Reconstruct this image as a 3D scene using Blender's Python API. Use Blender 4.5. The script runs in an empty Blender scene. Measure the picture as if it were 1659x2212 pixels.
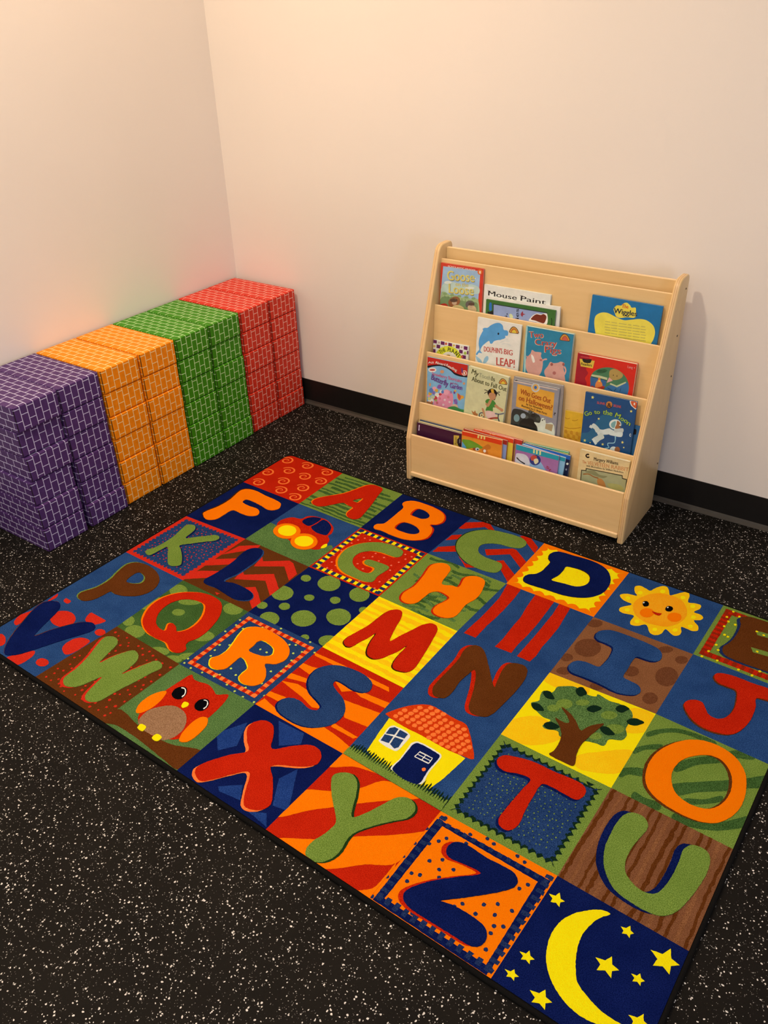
CAM=[1.81458, 2.3475, -2.36533, 1.41269, 1.01065, 0.02691, 0.59979]
RUG=(0.5500,-0.4012,-0.03026)
GRID=[[(0, 0), (242.3, 0), (492.2, 0), (752.4, 0), (1001.3, 0), (1262.3, 0), (1521.4, 0), (1765.4, 0)], [(0, 231.2), (249.2, 233.0), (500.1, 234.9), (746.6, 234.4), (1005.1, 234.9), (1262.0, 234.5), (1520.2, 231.2), (1765.4, 234.0)], [(0, 487.9), (247.9, 477.3), (501.5, 479.5), (749.3, 477.6), (1000.6, 480.8), (1263.0, 486.2), (1518.9, 473.0), (1765.4, 478.5)], [(0, 727.4), (247.6, 728.4), (500.4, 726.2), (752.9, 723.6), (1004.7, 726.7), (1263.4, 723.4), (1520.0, 722.8), (1765.4, 726.3)], [(0, 967.4), (255.5, 966.2), (501.6, 971.9), (750.5, 965.3), (1011.5, 965.1), (1265.4, 969.8), (1520.0, 967.3), (1765.4, 969.2)], [(0, 1203.3), (243.9, 1203.3), (497.1, 1203.3), (748.7, 1203.3), (1006.0, 1203.3), (1262.5, 1203.3), (1514.8, 1203.3), (1765.4, 1203.3)]]
SHELF={'sx': 0.9887, 'sy': -0.3122, 'th': 0.004, 'W': 0.7544, 'D': 0.2571, 'hk': 0.156, 'Ht': 0.7378, 'Dt': 0.0764}
TIERS=[(0.2177, 0.7232), (0.186, 0.6958), (0.1479, 0.5614), (0.0993, 0.4218), (0.0538, 0.2649), (0.0027, 0.17), (0.0089, 0.0217)]
BLK=[0.306, 0.3159, -0.0197, 0.3049, 0.466, 0.0116]
RSH=[
(1,0,3,'orange','S','274,202 271,192 273,179 286,157 325,106 342,65 359,19 376,5 400,4 414,9 420,20 427,47 443,108 456,160 461,192 453,208 439,211 422,206 412,195 408,180 406,157 384,154 361,150 342,174 322,201 306,211 287,211',['379,123 386,104 398,93 401,124 389,125']),
(1,0,4,'red','S','279,203 276,192 277,180 290,157 330,107 347,66 364,20 381,6 405,5 419,10 425,21 431,48 448,109 460,161 465,193 457,208 444,212 427,207 416,196 413,181 411,158 388,154 365,151 346,175 327,201 311,212 292,211',['383,124 391,105 403,94 406,124 394,126']),
(2,0,3,'red','S','531,49 532,32 555,15 602,11 644,16 673,28 690,48 696,71 688,92 672,104 691,117 701,140 704,172 684,197 652,213 607,215 567,213 545,215 535,206 535,191 550,176 552,145 550,101 548,66',['590,88 585,55 594,44 620,46 642,58 646,75 635,90 612,91', '593,178 589,146 602,133 635,133 662,145 669,162 659,175 632,182']),
(2,0,4,'orange','S','527,51 528,34 550,16 597,13 639,18 669,30 686,50 691,73 684,93 668,105 686,119 697,142 699,174 680,199 648,214 603,217 563,214 540,217 530,208 530,193 546,178 548,146 546,103 543,68',['585,90 580,57 590,46 615,47 637,60 642,77 630,91 607,93', '589,180 585,148 598,135 631,135 657,147 665,163 655,177 627,184']),
(3,0,1,'red','P','751,72 748,34 799,-4 817,-3 846,21 834,29 813,21 764,67',[]),
(3,0,1,'red','P','752,148 753,115 777,95 781,123',[]),
(3,0,1,'red','P','753,220 753,190 798,151 816,177',[]),
(3,0,1,'red','P','824,194 860,216 898,217 874,233',[]),
(3,0,1,'red','P','924,6 945,-11 997,30 1003,63 956,26',[]),
(3,0,1,'red','P','873,125 939,76 950,76 1002,113 1004,150 946,106 892,148',[]),
(3,0,1,'red','P','929,157 945,143 1005,186 1005,227 968,194 941,165',[]),
(3,0,3,'dkgreen','S','958,38 947,21 923,12 882,15 831,27 798,54 781,86 780,128 795,163 820,190 857,211 896,219 932,216 953,206 958,185 947,162 924,158 895,159 870,153 855,139 849,115 861,94 891,78 931,72 954,61',[]),
(3,0,4,'green','S','962,38 951,21 927,13 885,16 835,28 802,55 785,87 784,129 799,164 824,190 861,211 900,219 936,217 957,207 961,185 950,163 928,159 898,160 873,153 859,139 853,115 865,95 895,79 934,73 957,61',[]),
(4,0,3,'dkbrown','S','1045,63 1040,44 1045,29 1059,17 1098,14 1147,8 1183,14 1209,28 1229,55 1240,89 1239,129 1222,162 1195,183 1158,196 1105,200 1065,204 1045,203 1035,195 1031,179 1036,165 1050,153 1059,132 1060,107 1059,78 1049,69',['1100,153 1106,123 1107,97 1105,74 1123,67 1150,65 1173,73 1184,86 1189,108 1183,130 1165,144 1135,150']),
(4,0,4,'navy','S','1047,61 1042,42 1046,27 1060,16 1099,12 1148,7 1184,12 1210,26 1231,54 1241,87 1240,128 1223,161 1196,182 1159,195 1106,199 1066,203 1046,202 1036,193 1032,178 1037,164 1051,152 1060,130 1062,105 1060,77 1050,67',['1101,152 1107,122 1108,95 1107,72 1124,66 1151,63 1174,71 1185,85 1190,107 1184,128 1167,143 1136,148']),
(5,0,1,'amber','S','1309,75 1301,52 1310,41 1329,44 1341,47 1347,32 1359,10 1371,5 1382,18 1392,36 1403,23 1413,8 1426,-3 1435,9 1442,39 1459,33 1473,33 1476,48 1468,71 1487,72 1495,81 1492,94 1479,104 1496,122 1500,138 1490,147 1462,147 1469,168 1467,183 1456,190 1432,178 1430,200 1419,215 1405,214 1385,189 1368,206 1353,210 1347,199 1345,172 1319,177 1306,173 1304,159 1323,130 1301,126 1286,117 1282,107 1295,94 1320,87',[]),
(5,0,2,'yellow','S','1328,66 1328,71 1327,76 1323,78 1319,78 1316,74 1316,69 1318,64 1321,62 1325,63',[]),
(5,0,2,'yellow','S','1376,27 1376,33 1374,37 1371,40 1367,39 1364,35 1364,30 1366,25 1369,23 1373,24',[]),
(5,0,2,'yellow','S','1429,23 1430,29 1428,33 1424,35 1421,35 1418,31 1417,26 1419,21 1423,19 1427,20',[]),
(5,0,2,'yellow','S','1463,46 1463,51 1462,55 1458,58 1454,57 1452,53 1451,48 1453,44 1457,41 1460,42',[]),
(5,0,2,'yellow','S','1479,88 1479,93 1478,98 1474,100 1471,99 1468,96 1468,91 1470,86 1473,84 1477,85',[]),
(5,0,2,'yellow','S','1485,129 1485,134 1483,138 1480,140 1477,139 1474,136 1474,131 1476,127 1479,125 1482,125',[]),
(5,0,2,'yellow','S','1458,164 1459,169 1457,173 1453,176 1450,175 1447,172 1447,167 1449,163 1452,160 1456,161',[]),
(5,0,2,'yellow','S','1415,191 1416,195 1414,199 1411,202 1407,201 1405,198 1404,193 1406,189 1409,187 1413,187',[]),
(5,0,2,'yellow','S','1367,186 1367,190 1366,195 1362,197 1359,196 1356,193 1355,188 1357,184 1360,182 1364,182',[]),
(5,0,2,'yellow','S','1328,155 1328,160 1327,164 1323,166 1320,166 1317,162 1316,157 1318,153 1321,151 1325,151',[]),
(5,0,2,'yellow','S','1310,107 1311,112 1309,117 1306,119 1302,118 1299,115 1298,110 1300,105 1303,103 1307,104',[]),
(5,0,3,'orange2','S','1330,140 1326,110 1338,76 1359,49 1390,37 1423,41 1447,67 1457,99 1452,133 1433,165 1408,176 1379,180 1350,168',[]),
(5,0,4,'orange','S','1384,132 1385,145 1380,156 1371,163 1361,161 1354,153 1353,141 1358,129 1367,123 1377,124',[]),
(5,0,4,'orange','S','1449,111 1450,123 1445,134 1436,140 1426,139 1419,131 1418,118 1423,107 1433,101 1443,102',[]),
(5,0,5,'black','S','1360,105 1361,112 1359,118 1355,121 1350,119 1346,114 1344,107 1346,100 1351,97 1356,99',[]),
(5,0,5,'black','S','1419,89 1419,97 1417,103 1412,107 1406,106 1402,100 1402,93 1404,86 1409,83 1415,84',[]),
(5,0,6,'white','S','1349,107 1349,108 1348,110 1347,111 1346,111 1345,109 1345,107 1345,106 1346,105 1348,105',[]),
(5,0,6,'white','S','1408,91 1408,92 1408,94 1406,95 1405,94 1404,93 1404,91 1405,90 1406,89 1407,89',[]),
(5,0,5,'red','S','1378,130 1393,128 1402,125 1399,136 1388,137',[]),
(6,0,3,'navy2','S','1568,40 1574,25 1583,18 1605,15 1629,14 1667,13 1680,28 1682,55 1690,102 1695,146 1700,170 1697,197 1680,199 1628,203 1597,202 1582,198 1569,187 1566,170 1572,151 1578,124 1579,91 1576,62',[]),
(6,0,4,'brown','S','1574,34 1580,19 1590,12 1611,9 1636,8 1673,7 1686,22 1689,50 1696,96 1701,140 1706,164 1703,191 1686,194 1634,197 1603,196 1588,193 1576,182 1572,164 1579,145 1584,118 1585,85 1582,56',[]),
(6,0,5,'green','P','1619,58 1649,55 1692,52 1695,69 1653,71 1628,74',[]),
(6,0,5,'green','P','1628,129 1667,124 1704,122 1706,137 1672,140 1637,145',[]),
(0,1,3,'dkbrown','S','33,452 27,444 28,428 38,388 38,338 27,286 30,267 44,255 75,250 119,255 161,257 190,263 202,272 210,290 202,308 185,315 150,310 107,306 83,309 85,327 118,333 150,330 169,338 180,354 176,367 157,378 130,380 93,380 90,415 88,447 74,462 56,465',[]),
(0,1,4,'orange','S','39,453 33,445 34,429 44,390 45,340 34,288 36,269 50,257 81,252 125,257 167,259 196,264 207,273 216,292 208,309 191,317 156,311 113,307 89,310 91,328 124,334 156,332 175,339 186,356 181,368 163,379 136,381 99,382 96,416 94,448 80,463 62,466',[]),
(1,1,1,'mgreen','P','237,485 245,367 314,370 464,389 485,358 560,404 517,498',[]),
(1,1,2,'red','S','279,371 267,349 271,327 286,307 315,298 321,278 337,265 360,260 388,260 417,272 435,286 447,311 446,326 461,338 469,354 472,373 469,396 453,407 399,415 343,403',[]),
(1,1,3,'navy','S','328,308 326,290 335,274 353,264 367,263 369,292 362,316 344,316',[]),
(1,1,3,'navy','S','372,317 374,293 376,265 397,266 423,283 434,301 439,325 427,330 401,331',[]),
(1,1,4,'orange','S','360,353 370,376 362,399 341,413 314,413 290,400 280,377 287,353 309,339 337,339',[]),
(1,1,4,'orange','S','440,368 450,391 443,414 422,428 395,428 372,413 362,390 368,366 390,352 417,353',[]),
(1,1,5,'yellow','S','348,359 355,375 351,391 336,400 318,400 301,390 294,374 298,358 313,348 332,348',[]),
(1,1,5,'yellow','S','429,374 435,390 430,405 416,415 397,415 382,406 375,390 380,374 395,364 414,364',[]),
(1,1,4,'yellow','S','470,389 466,374 471,362 479,372 477,384',[]),
(2,1,3,'orange','S','681,278 671,269 653,263 626,263 593,272 567,287 547,310 533,341 532,371 540,403 557,427 577,443 601,451 633,453 667,451 686,445 691,435 687,412 690,384 692,366 687,357 672,354 649,355 626,358 615,363 613,374 622,383 634,385 656,385 662,395 660,411 647,417 623,417 602,409 586,395 575,375 574,350 585,332 603,319 628,311 657,309 676,307 685,296',[]),
(2,1,4,'green','S','686,274 677,265 658,260 632,259 598,268 573,284 552,307 538,337 537,367 546,399 562,424 582,439 607,447 638,449 672,448 691,441 696,432 692,408 695,380 697,362 692,353 677,351 654,352 632,354 620,359 618,371 627,380 640,381 661,381 667,392 665,407 652,414 628,413 607,405 591,392 580,371 580,346 591,328 608,315 633,307 662,306 681,303 690,292',[]),
(3,1,3,'red','S','797,452 791,429 798,389 792,336 783,283 798,259 821,254 838,268 845,293 851,329 859,341 882,331 901,325 893,282 901,266 923,255 945,261 959,288 967,337 959,382 962,426 956,448 936,460 912,460 899,449 897,424 904,403 906,381 888,373 868,373 852,387 849,414 846,446 832,462 811,463',[]),
(3,1,4,'orange','S','802,449 796,425 803,386 797,333 788,280 803,256 825,251 843,265 850,290 855,326 864,338 887,328 906,322 898,279 905,263 927,252 950,258 963,285 972,334 963,379 966,423 960,445 940,457 916,457 903,446 901,421 908,400 911,378 893,370 872,370 857,384 853,411 850,443 836,459 815,460',[]),
(4,1,1,'red','P','1008,230 1047,231 1052,240 1055,282 1056,338 1055,380 1052,418 1052,477 1018,478 1019,450 1022,399 1022,352 1021,300',[]),
(4,1,1,'red','P','1094,229 1145,224 1150,234 1153,291 1156,348 1155,401 1152,440 1153,456 1154,477 1109,479 1111,441 1108,393 1107,341 1099,291',[]),
(4,1,1,'red','P','1164,227 1192,227 1197,238 1202,283 1207,326 1207,373 1206,416 1209,451 1206,479 1171,479 1171,436 1172,394 1171,337 1170,284',[]),
(5,1,1,'brown2','S','1327,335 1330,356 1322,377 1305,388 1286,386 1273,372 1270,350 1278,330 1295,318 1314,320',[]),
(5,1,1,'brown2','S','1518,328 1521,349 1514,368 1500,378 1485,374 1474,359 1471,337 1478,318 1492,308 1507,312',[]),
(5,1,1,'brown2','S','1436,363 1437,375 1432,386 1423,392 1413,392 1406,384 1405,372 1410,361 1419,354 1429,355',[]),
(5,1,1,'brown2','S','1505,424 1506,437 1501,448 1493,454 1483,453 1476,444 1475,432 1479,420 1488,414 1498,416',[]),
(5,1,1,'brown2','S','1517,259 1518,268 1513,277 1505,283 1497,282 1492,276 1491,266 1496,257 1504,252 1512,252',[]),
(5,1,1,'brown2','S','1292,246 1292,256 1287,267 1277,274 1266,274 1259,268 1259,257 1264,246 1274,240 1285,239',[]),
(5,1,1,'brown2','S','1285,406 1287,415 1282,424 1274,430 1266,429 1260,424 1259,415 1263,405 1271,400 1279,400',[]),
(5,1,1,'brown2','S','1475,243 1474,251 1468,261 1459,267 1450,268 1444,264 1445,255 1451,245 1460,239 1470,238',[]),
(5,1,1,'brown2','S','1390,455 1390,464 1385,473 1376,480 1367,480 1361,475 1360,467 1366,457 1375,451 1384,450',[]),
(5,1,1,'brown2','S','1304,451 1304,460 1299,470 1289,476 1280,477 1273,472 1273,463 1278,453 1288,447 1297,446',[]),
(5,1,3,'navy','S','1297,310 1294,291 1304,275 1324,265 1360,261 1407,261 1441,266 1456,279 1461,301 1453,314 1436,320 1412,323 1407,343 1410,374 1411,408 1432,412 1452,416 1462,430 1460,444 1446,455 1419,464 1376,461 1337,461 1305,462 1292,452 1289,435 1297,418 1317,410 1349,407 1355,384 1356,356 1349,324 1330,319 1310,319',[]),
(5,1,4,'blue','S','1299,305 1296,286 1306,270 1325,259 1361,256 1408,256 1443,261 1458,274 1463,296 1455,309 1438,315 1413,318 1409,338 1411,369 1413,403 1433,407 1454,411 1464,425 1462,439 1448,451 1421,460 1378,456 1339,456 1306,457 1293,448 1290,431 1299,413 1319,405 1351,403 1357,379 1358,351 1351,319 1332,314 1311,314',[]),
(6,1,3,'brown','S','1586,287 1587,273 1600,263 1625,258 1666,258 1700,255 1740,256 1751,267 1745,286 1710,295 1687,302 1693,332 1695,378 1688,420 1673,444 1652,456 1622,460 1594,452 1570,431 1559,412 1563,395 1577,385 1592,384 1602,399 1616,414 1633,416 1648,400 1655,367 1651,331 1642,303 1621,302 1600,301',[]),
(6,1,4,'red','S','1588,283 1588,269 1602,259 1627,254 1668,254 1702,251 1741,252 1753,264 1746,283 1712,291 1689,298 1695,328 1697,374 1689,416 1675,441 1653,452 1624,456 1596,448 1571,427 1560,408 1565,391 1579,381 1593,381 1604,395 1617,410 1635,412 1650,397 1657,364 1653,327 1643,299 1623,298 1602,297',[]),
(0,2,3,'navy','S','53,694 51,682 59,666 64,631 61,589 51,546 48,523 61,514 74,514 87,528 93,546 100,577 120,555 143,535 162,515 178,514 187,522 184,537 162,560 137,588 114,614 134,627 163,649 181,667 192,682 184,694 171,701 157,698 127,673 90,641 84,663 83,687 79,699 66,701',[]),
(0,2,4,'green','S','48,694 46,682 54,667 58,632 56,590 45,546 42,523 55,514 68,514 82,528 87,547 94,577 115,556 137,535 157,515 173,514 181,522 179,537 156,560 131,588 109,614 128,627 157,649 176,667 187,682 179,694 166,701 152,698 122,673 84,641 79,663 77,687 73,700 60,701',[]),
(1,2,1,'red2','P','246,579 252,557 259,515 310,476 313,493 290,526',[]),
(1,2,1,'red2','P','246,645 237,611 254,600 304,561 302,600',[]),
(1,2,1,'red2','P','246,723 239,684 260,665 301,640 297,681',[]),
(1,2,1,'red2','P','363,716 378,712 376,722',[]),
(1,2,1,'red2','P','368,567 361,544 350,514 373,533 435,488 453,492 496,525 498,562 442,518',[]),
(1,2,1,'red2','P','365,643 351,597 373,612 441,562 499,605 502,644 443,599',[]),
(1,2,1,'red2','P','417,654 440,636 465,652 502,680 499,711 473,694 458,668',[]),
(1,2,3,'blue','S','307,701 302,688 306,663 308,630 307,584 299,539 301,513 316,496 336,493 352,510 360,542 361,581 360,620 350,659 355,668 384,658 426,657 451,661 467,671 471,686 459,700 434,709 394,706 355,702 323,705',[]),
(1,2,4,'navy','S','302,701 297,688 301,663 303,630 302,584 294,539 296,513 311,495 331,493 347,510 355,542 356,580 355,620 345,659 350,668 379,658 422,657 447,661 463,671 467,686 455,699 430,709 389,706 350,702 318,705',[]),
(2,2,1,'green','S','542,518 546,527 544,535 536,540 526,540 518,535 514,526 516,518 524,512 534,513',[]),
(2,2,1,'green','S','626,491 634,510 629,529 613,540 592,539 573,527 565,507 570,488 587,477 608,478',[]),
(2,2,1,'green','S','546,597 553,615 549,632 533,643 513,643 495,632 486,614 491,596 507,586 528,586',[]),
(2,2,1,'green','S','607,581 610,588 608,596 600,601 591,601 584,597 580,589 583,581 591,576 600,576',[]),
(2,2,1,'green','S','673,550 676,558 673,567 666,572 657,571 649,566 645,558 648,549 655,544 665,544',[]),
(2,2,1,'green','S','524,677 527,686 525,694 517,699 507,699 499,694 495,686 497,677 505,672 515,672',[]),
(2,2,1,'green','S','577,647 581,655 578,663 571,669 561,669 552,664 549,655 551,647 559,641 569,641',[]),
(2,2,1,'green','S','723,486 730,504 725,521 711,530 693,529 677,517 670,499 674,482 688,472 707,474',[]),
(2,2,1,'green','S','668,646 675,665 669,683 653,695 631,695 613,683 605,665 611,646 628,634 649,635',[]),
(2,2,1,'green','S','740,590 747,609 742,628 725,639 704,638 686,626 678,607 684,588 701,576 722,577',[]),
(2,2,1,'green','S','588,701 595,716 591,731 577,740 560,740 544,731 537,716 541,701 555,692 573,692',[]),
(2,2,1,'green','S','762,541 765,549 762,557 756,562 747,561 740,556 737,548 739,540 746,536 755,536',[]),
(2,2,1,'green','S','702,714 705,720 702,726 697,730 689,730 683,727 681,720 683,714 689,710 696,710',[]),
(2,2,1,'green','S','774,683 778,696 772,709 759,718 743,719 731,712 726,699 732,685 746,676 762,675',[]),
(3,2,3,'dkbrown','S','785,682 782,662 789,634 798,597 801,551 806,518 820,502 836,501 850,524 861,566 880,614 890,583 901,548 912,516 927,498 943,498 955,511 965,549 973,585 981,625 986,660 981,680 964,689 946,690 936,681 929,655 926,606 918,634 908,658 899,678 884,690 865,688 852,674 841,646 832,610 827,635 818,661 813,686 801,691',[]),
(3,2,4,'red','S','786,678 784,659 790,630 799,593 803,547 808,514 822,498 838,497 852,520 863,562 881,610 891,579 903,544 913,513 929,494 945,494 957,508 967,546 975,581 983,622 988,657 983,677 966,686 948,687 938,678 931,652 927,602 920,631 910,655 901,675 886,687 866,684 854,670 843,643 834,606 828,632 820,658 814,682 802,688',[]),
(4,2,3,'red','S','1052,690 1050,664 1051,619 1050,574 1044,533 1054,511 1070,506 1090,517 1125,557 1170,609 1165,585 1157,546 1160,518 1176,507 1196,506 1209,517 1217,549 1219,597 1216,636 1212,679 1203,700 1185,710 1167,710 1155,698 1145,674 1131,636 1111,595 1101,586 1097,607 1094,639 1098,680 1094,704 1079,714 1063,710',[]),
(4,2,4,'brown','S','1061,686 1059,660 1060,614 1059,569 1053,528 1063,506 1079,501 1099,512 1134,552 1179,605 1174,581 1166,541 1169,514 1185,503 1204,501 1217,512 1226,545 1227,593 1224,632 1220,675 1212,696 1193,706 1176,706 1163,694 1154,670 1140,631 1120,590 1110,581 1106,603 1103,635 1107,676 1103,699 1087,709 1072,705',[]),
(5,2,1,'amber','S','1263,517 1261,485 1360,480 1366,508 1327,524 1296,524',[]),
(5,2,1,'amber','S','1265,693 1267,665 1311,628 1375,651 1365,683 1325,718 1262,729',[]),
(5,2,1,'amber','S','1427,685 1454,654 1518,605 1519,675 1453,714 1432,709',[]),
(5,2,1,'amber','S','1468,488 1517,480 1518,540 1479,562',[]),
(5,2,2,'mgreen','S','1274,602 1285,584 1280,569 1279,549 1294,551 1300,534 1299,525 1301,518 1332,497 1354,501 1373,504 1387,498 1387,489 1417,494 1442,490 1467,494 1480,510 1481,538 1482,555 1491,571 1487,590 1464,604 1462,627 1444,630 1421,638 1398,652 1372,656 1362,645 1335,654 1327,649 1334,624 1317,625 1296,617',[]),
(5,2,3,'green','S','1353,551 1354,561 1349,571 1339,578 1329,578 1322,572 1321,562 1326,551 1336,545 1346,544',[]),
(5,2,3,'green','S','1450,526 1450,535 1445,544 1435,551 1426,552 1420,547 1420,538 1425,528 1435,522 1444,521',[]),
(5,2,3,'green','S','1480,556 1479,567 1473,578 1462,585 1451,586 1444,581 1444,570 1451,559 1462,552 1473,551',[]),
(5,2,3,'green','S','1448,603 1448,610 1443,618 1435,623 1428,624 1423,620 1423,613 1427,605 1435,600 1443,599',[]),
(5,2,3,'green','S','1334,580 1335,587 1331,595 1324,599 1316,600 1311,596 1310,588 1314,581 1322,576 1329,575',[]),
(5,2,3,'green','S','1383,525 1383,532 1378,540 1370,545 1362,547 1357,543 1357,536 1362,528 1370,523 1378,521',[]),
(5,2,4,'xgreen','S','1280,553 1286,562 1296,567 1305,565 1312,560 1304,552 1295,545 1286,546',[]),
(5,2,4,'xgreen','S','1340,506 1347,516 1356,519 1362,512 1366,502 1358,494 1349,489 1342,494',[]),
(5,2,4,'xgreen','S','1276,605 1284,613 1293,616 1302,612 1309,606 1300,599 1290,595 1281,597',[]),
(5,2,4,'xgreen','S','1387,548 1396,551 1404,547 1409,537 1412,526 1403,525 1394,528 1388,537',[]),
(5,2,4,'xgreen','S','1328,646 1337,651 1347,650 1355,642 1360,632 1350,629 1339,629 1331,635',[]),
(5,2,4,'xgreen','S','1386,548 1395,551 1403,547 1409,538 1413,527 1404,526 1394,528 1388,537',[]),
(5,2,4,'xgreen','S','1439,510 1447,515 1456,513 1461,503 1465,493 1456,490 1446,491 1440,499',[]),
(5,2,4,'xgreen','S','1475,533 1484,537 1494,534 1502,525 1508,514 1497,512 1487,513 1478,521',[]),
(5,2,4,'xgreen','S','1434,583 1442,592 1452,595 1461,591 1469,584 1460,578 1450,573 1440,575',[]),
(5,2,5,'brown','S','1376,715 1380,703 1380,679 1373,650 1359,630 1340,613 1353,614 1365,614 1372,608 1360,593 1337,575 1346,576 1364,583 1382,596 1403,615 1410,600 1417,587 1436,568 1431,596 1425,625 1421,652 1424,681 1432,714 1407,717',[]),
(6,2,1,'dgreen','S','1529,549 1552,520 1580,500 1617,493 1656,493 1655,480 1616,480 1577,488 1546,509 1523,539',[]),
(6,2,1,'dgreen','S','1523,611 1540,586 1568,564 1563,552 1534,575 1516,602',[]),
(6,2,1,'dgreen','S','1524,687 1536,670 1563,656 1557,638 1528,653 1513,673',[]),
(6,2,1,'dgreen','S','1613,608 1644,564 1678,534 1702,502 1735,483 1730,461 1694,482 1669,516 1635,546 1602,592',[]),
(6,2,1,'dgreen','S','1627,673 1667,634 1712,599 1745,569 1789,530 1780,504 1735,544 1702,573 1657,609 1615,649',[]),
(6,2,1,'dgreen','S','1563,723 1584,725 1618,722 1617,704 1584,707 1563,705',[]),
(6,2,1,'dgreen','S','1650,731 1694,720 1734,698 1783,646 1775,628 1727,679 1690,700 1647,710',[]),
(6,2,1,'dgreen','S','1655,676 1688,655 1715,626 1710,615 1683,644 1651,664',[]),
(6,2,3,'brown','S','1561,659 1553,624 1556,585 1572,546 1598,514 1628,496 1663,493 1695,503 1723,529 1737,563 1744,609 1739,649 1723,682 1701,700 1671,708 1632,708 1597,699 1573,682',['1606,633 1601,605 1609,572 1629,544 1651,528 1674,527 1696,543 1711,573 1716,608 1710,641 1695,664 1674,674 1645,674 1622,660']),
(6,2,4,'orange','S','1566,656 1559,621 1562,582 1578,542 1603,510 1633,492 1668,489 1700,499 1728,526 1742,560 1749,606 1744,645 1728,679 1706,697 1676,705 1637,704 1602,695 1578,678',['1611,629 1607,601 1614,568 1634,541 1656,525 1679,524 1701,540 1716,569 1721,604 1715,638 1700,661 1678,671 1650,670 1627,657']),
(0,3,3,'green','S','54,941 50,926 67,886 67,843 54,800 50,764 70,743 113,737 159,748 193,772 208,809 197,844 166,868 135,879 114,879 110,903 103,932 86,949 67,949',['113,823 105,795 108,775 130,775 150,787 155,805 139,819']),
(0,3,4,'brown','S','59,941 56,926 72,886 73,842 60,800 56,764 76,743 119,737 165,748 198,772 213,809 202,844 172,868 141,879 120,879 116,903 109,931 92,948 73,949',['119,823 110,795 114,775 136,775 156,787 161,805 145,819']),
(1,3,1,'green','S','294,754 302,767 298,781 286,790 268,790 252,782 244,769 247,755 260,746 278,746',[]),
(1,3,1,'green','S','276,924 283,934 282,944 274,950 260,949 248,943 240,933 241,923 250,917 263,917',[]),
(1,3,1,'green','S','334,938 341,951 337,964 324,974 305,975 289,968 281,955 285,941 299,932 317,931',[]),
(1,3,1,'green','S','360,824 364,832 361,840 352,846 341,848 332,844 328,836 331,828 340,822 351,820',[]),
(1,3,1,'green','S','364,767 365,776 356,789 340,800 323,805 311,803 309,793 319,781 335,769 352,764',[]),
(1,3,1,'green','S','538,914 538,924 527,938 509,950 491,956 479,955 478,945 489,931 507,919 526,912',[]),
(1,3,1,'green','S','290,825 298,842 289,861 267,876 241,880 220,873 212,856 221,837 243,822 270,817',[]),
(1,3,1,'green','S','497,848 501,860 494,873 478,884 461,887 447,882 443,870 450,857 465,846 483,843',[]),
(1,3,1,'green','S','446,954 449,964 441,977 426,987 410,991 397,987 394,978 401,965 416,955 433,951',[]),
(1,3,1,'green','S','494,956 497,964 491,974 480,981 467,984 457,981 454,973 459,963 471,955 484,952',[]),
(1,3,1,'green','S','479,725 486,739 481,753 467,762 450,763 434,755 427,741 432,727 446,717 464,716',[]),
(1,3,1,'green','S','370,692 372,699 366,709 355,716 343,719 334,716 332,709 337,699 349,692 361,689',[]),
(1,3,3,'orange','S','297,920 272,892 257,855 259,813 280,776 313,750 341,738 369,736 399,739 422,754 443,782 455,812 464,850 463,881 453,903 457,915 470,927 468,942 455,952 433,949 409,939 375,941 338,939',['321,897 299,867 292,829 303,797 328,779 361,771 382,777 406,807 417,838 417,869 400,892 381,881 363,876 358,885 371,907 349,910']),
(1,3,4,'red','S','302,919 278,890 263,854 265,812 286,775 319,749 347,737 374,734 405,738 427,752 449,781 461,811 469,849 468,880 459,901 462,914 475,925 474,941 460,950 438,948 415,937 380,940 343,937',['327,895 305,865 298,827 309,796 334,777 367,770 388,776 412,806 423,837 422,868 406,891 387,880 369,875 363,883 376,906 354,908']),
(2,3,3,'yellow','S','561,931 550,913 560,895 562,871 554,841 544,812 540,784 551,767 577,756 611,754 647,759 680,773 700,794 706,815 697,838 675,853 695,870 710,892 714,911 703,926 685,933 667,932 655,922 652,904 651,889 636,877 618,869 607,871 607,894 606,920 594,934 576,938',['607,840 605,818 602,802 612,793 640,794 658,802 667,819 657,832 638,839']),
(2,3,4,'orange','S','564,930 553,912 562,894 565,870 557,839 547,810 543,783 554,766 580,754 614,753 650,758 683,771 703,792 709,814 700,837 678,852 697,869 713,890 716,909 706,925 687,932 670,931 657,921 655,903 653,888 639,876 621,868 610,870 610,893 609,918 597,932 579,936',['610,839 607,817 605,801 614,791 642,793 661,801 670,818 660,831 640,838']),
(3,3,1,'orange','P','752,750 837,746 975,745 984,757 847,759 758,759',[]),
(3,3,1,'orange','P','746,797 779,794 795,789 791,818 749,812',[]),
(3,3,1,'orange','P','910,800 925,794 1012,785 1018,804 939,808',[]),
(3,3,1,'orange','P','748,840 799,832 809,843 754,858',[]),
(3,3,1,'orange','P','750,873 790,859 837,863 879,880 882,892 867,898 825,886 778,878',[]),
(3,3,1,'orange','P','858,802 879,790 917,798 892,820',[]),
(3,3,1,'orange','P','750,915 797,908 791,928 752,929',[]),
(3,3,1,'orange','P','910,838 1016,822 1011,873 948,881',[]),
(3,3,1,'orange','P','937,907 1010,910 1003,919 941,919',[]),
(3,3,1,'orange','P','751,968 757,939 811,951 858,959 909,948 927,929 967,933 1018,943 1015,966 965,975 875,978',[]),
(3,3,3,'navy','S','937,767 924,755 891,748 847,751 814,766 794,790 793,821 807,849 831,868 865,880 882,889 880,902 863,909 829,902 805,906 791,922 792,941 808,954 841,960 882,958 914,943 936,916 940,883 927,857 904,838 876,827 856,815 856,802 878,800 907,803 933,798 942,784',[]),
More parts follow.
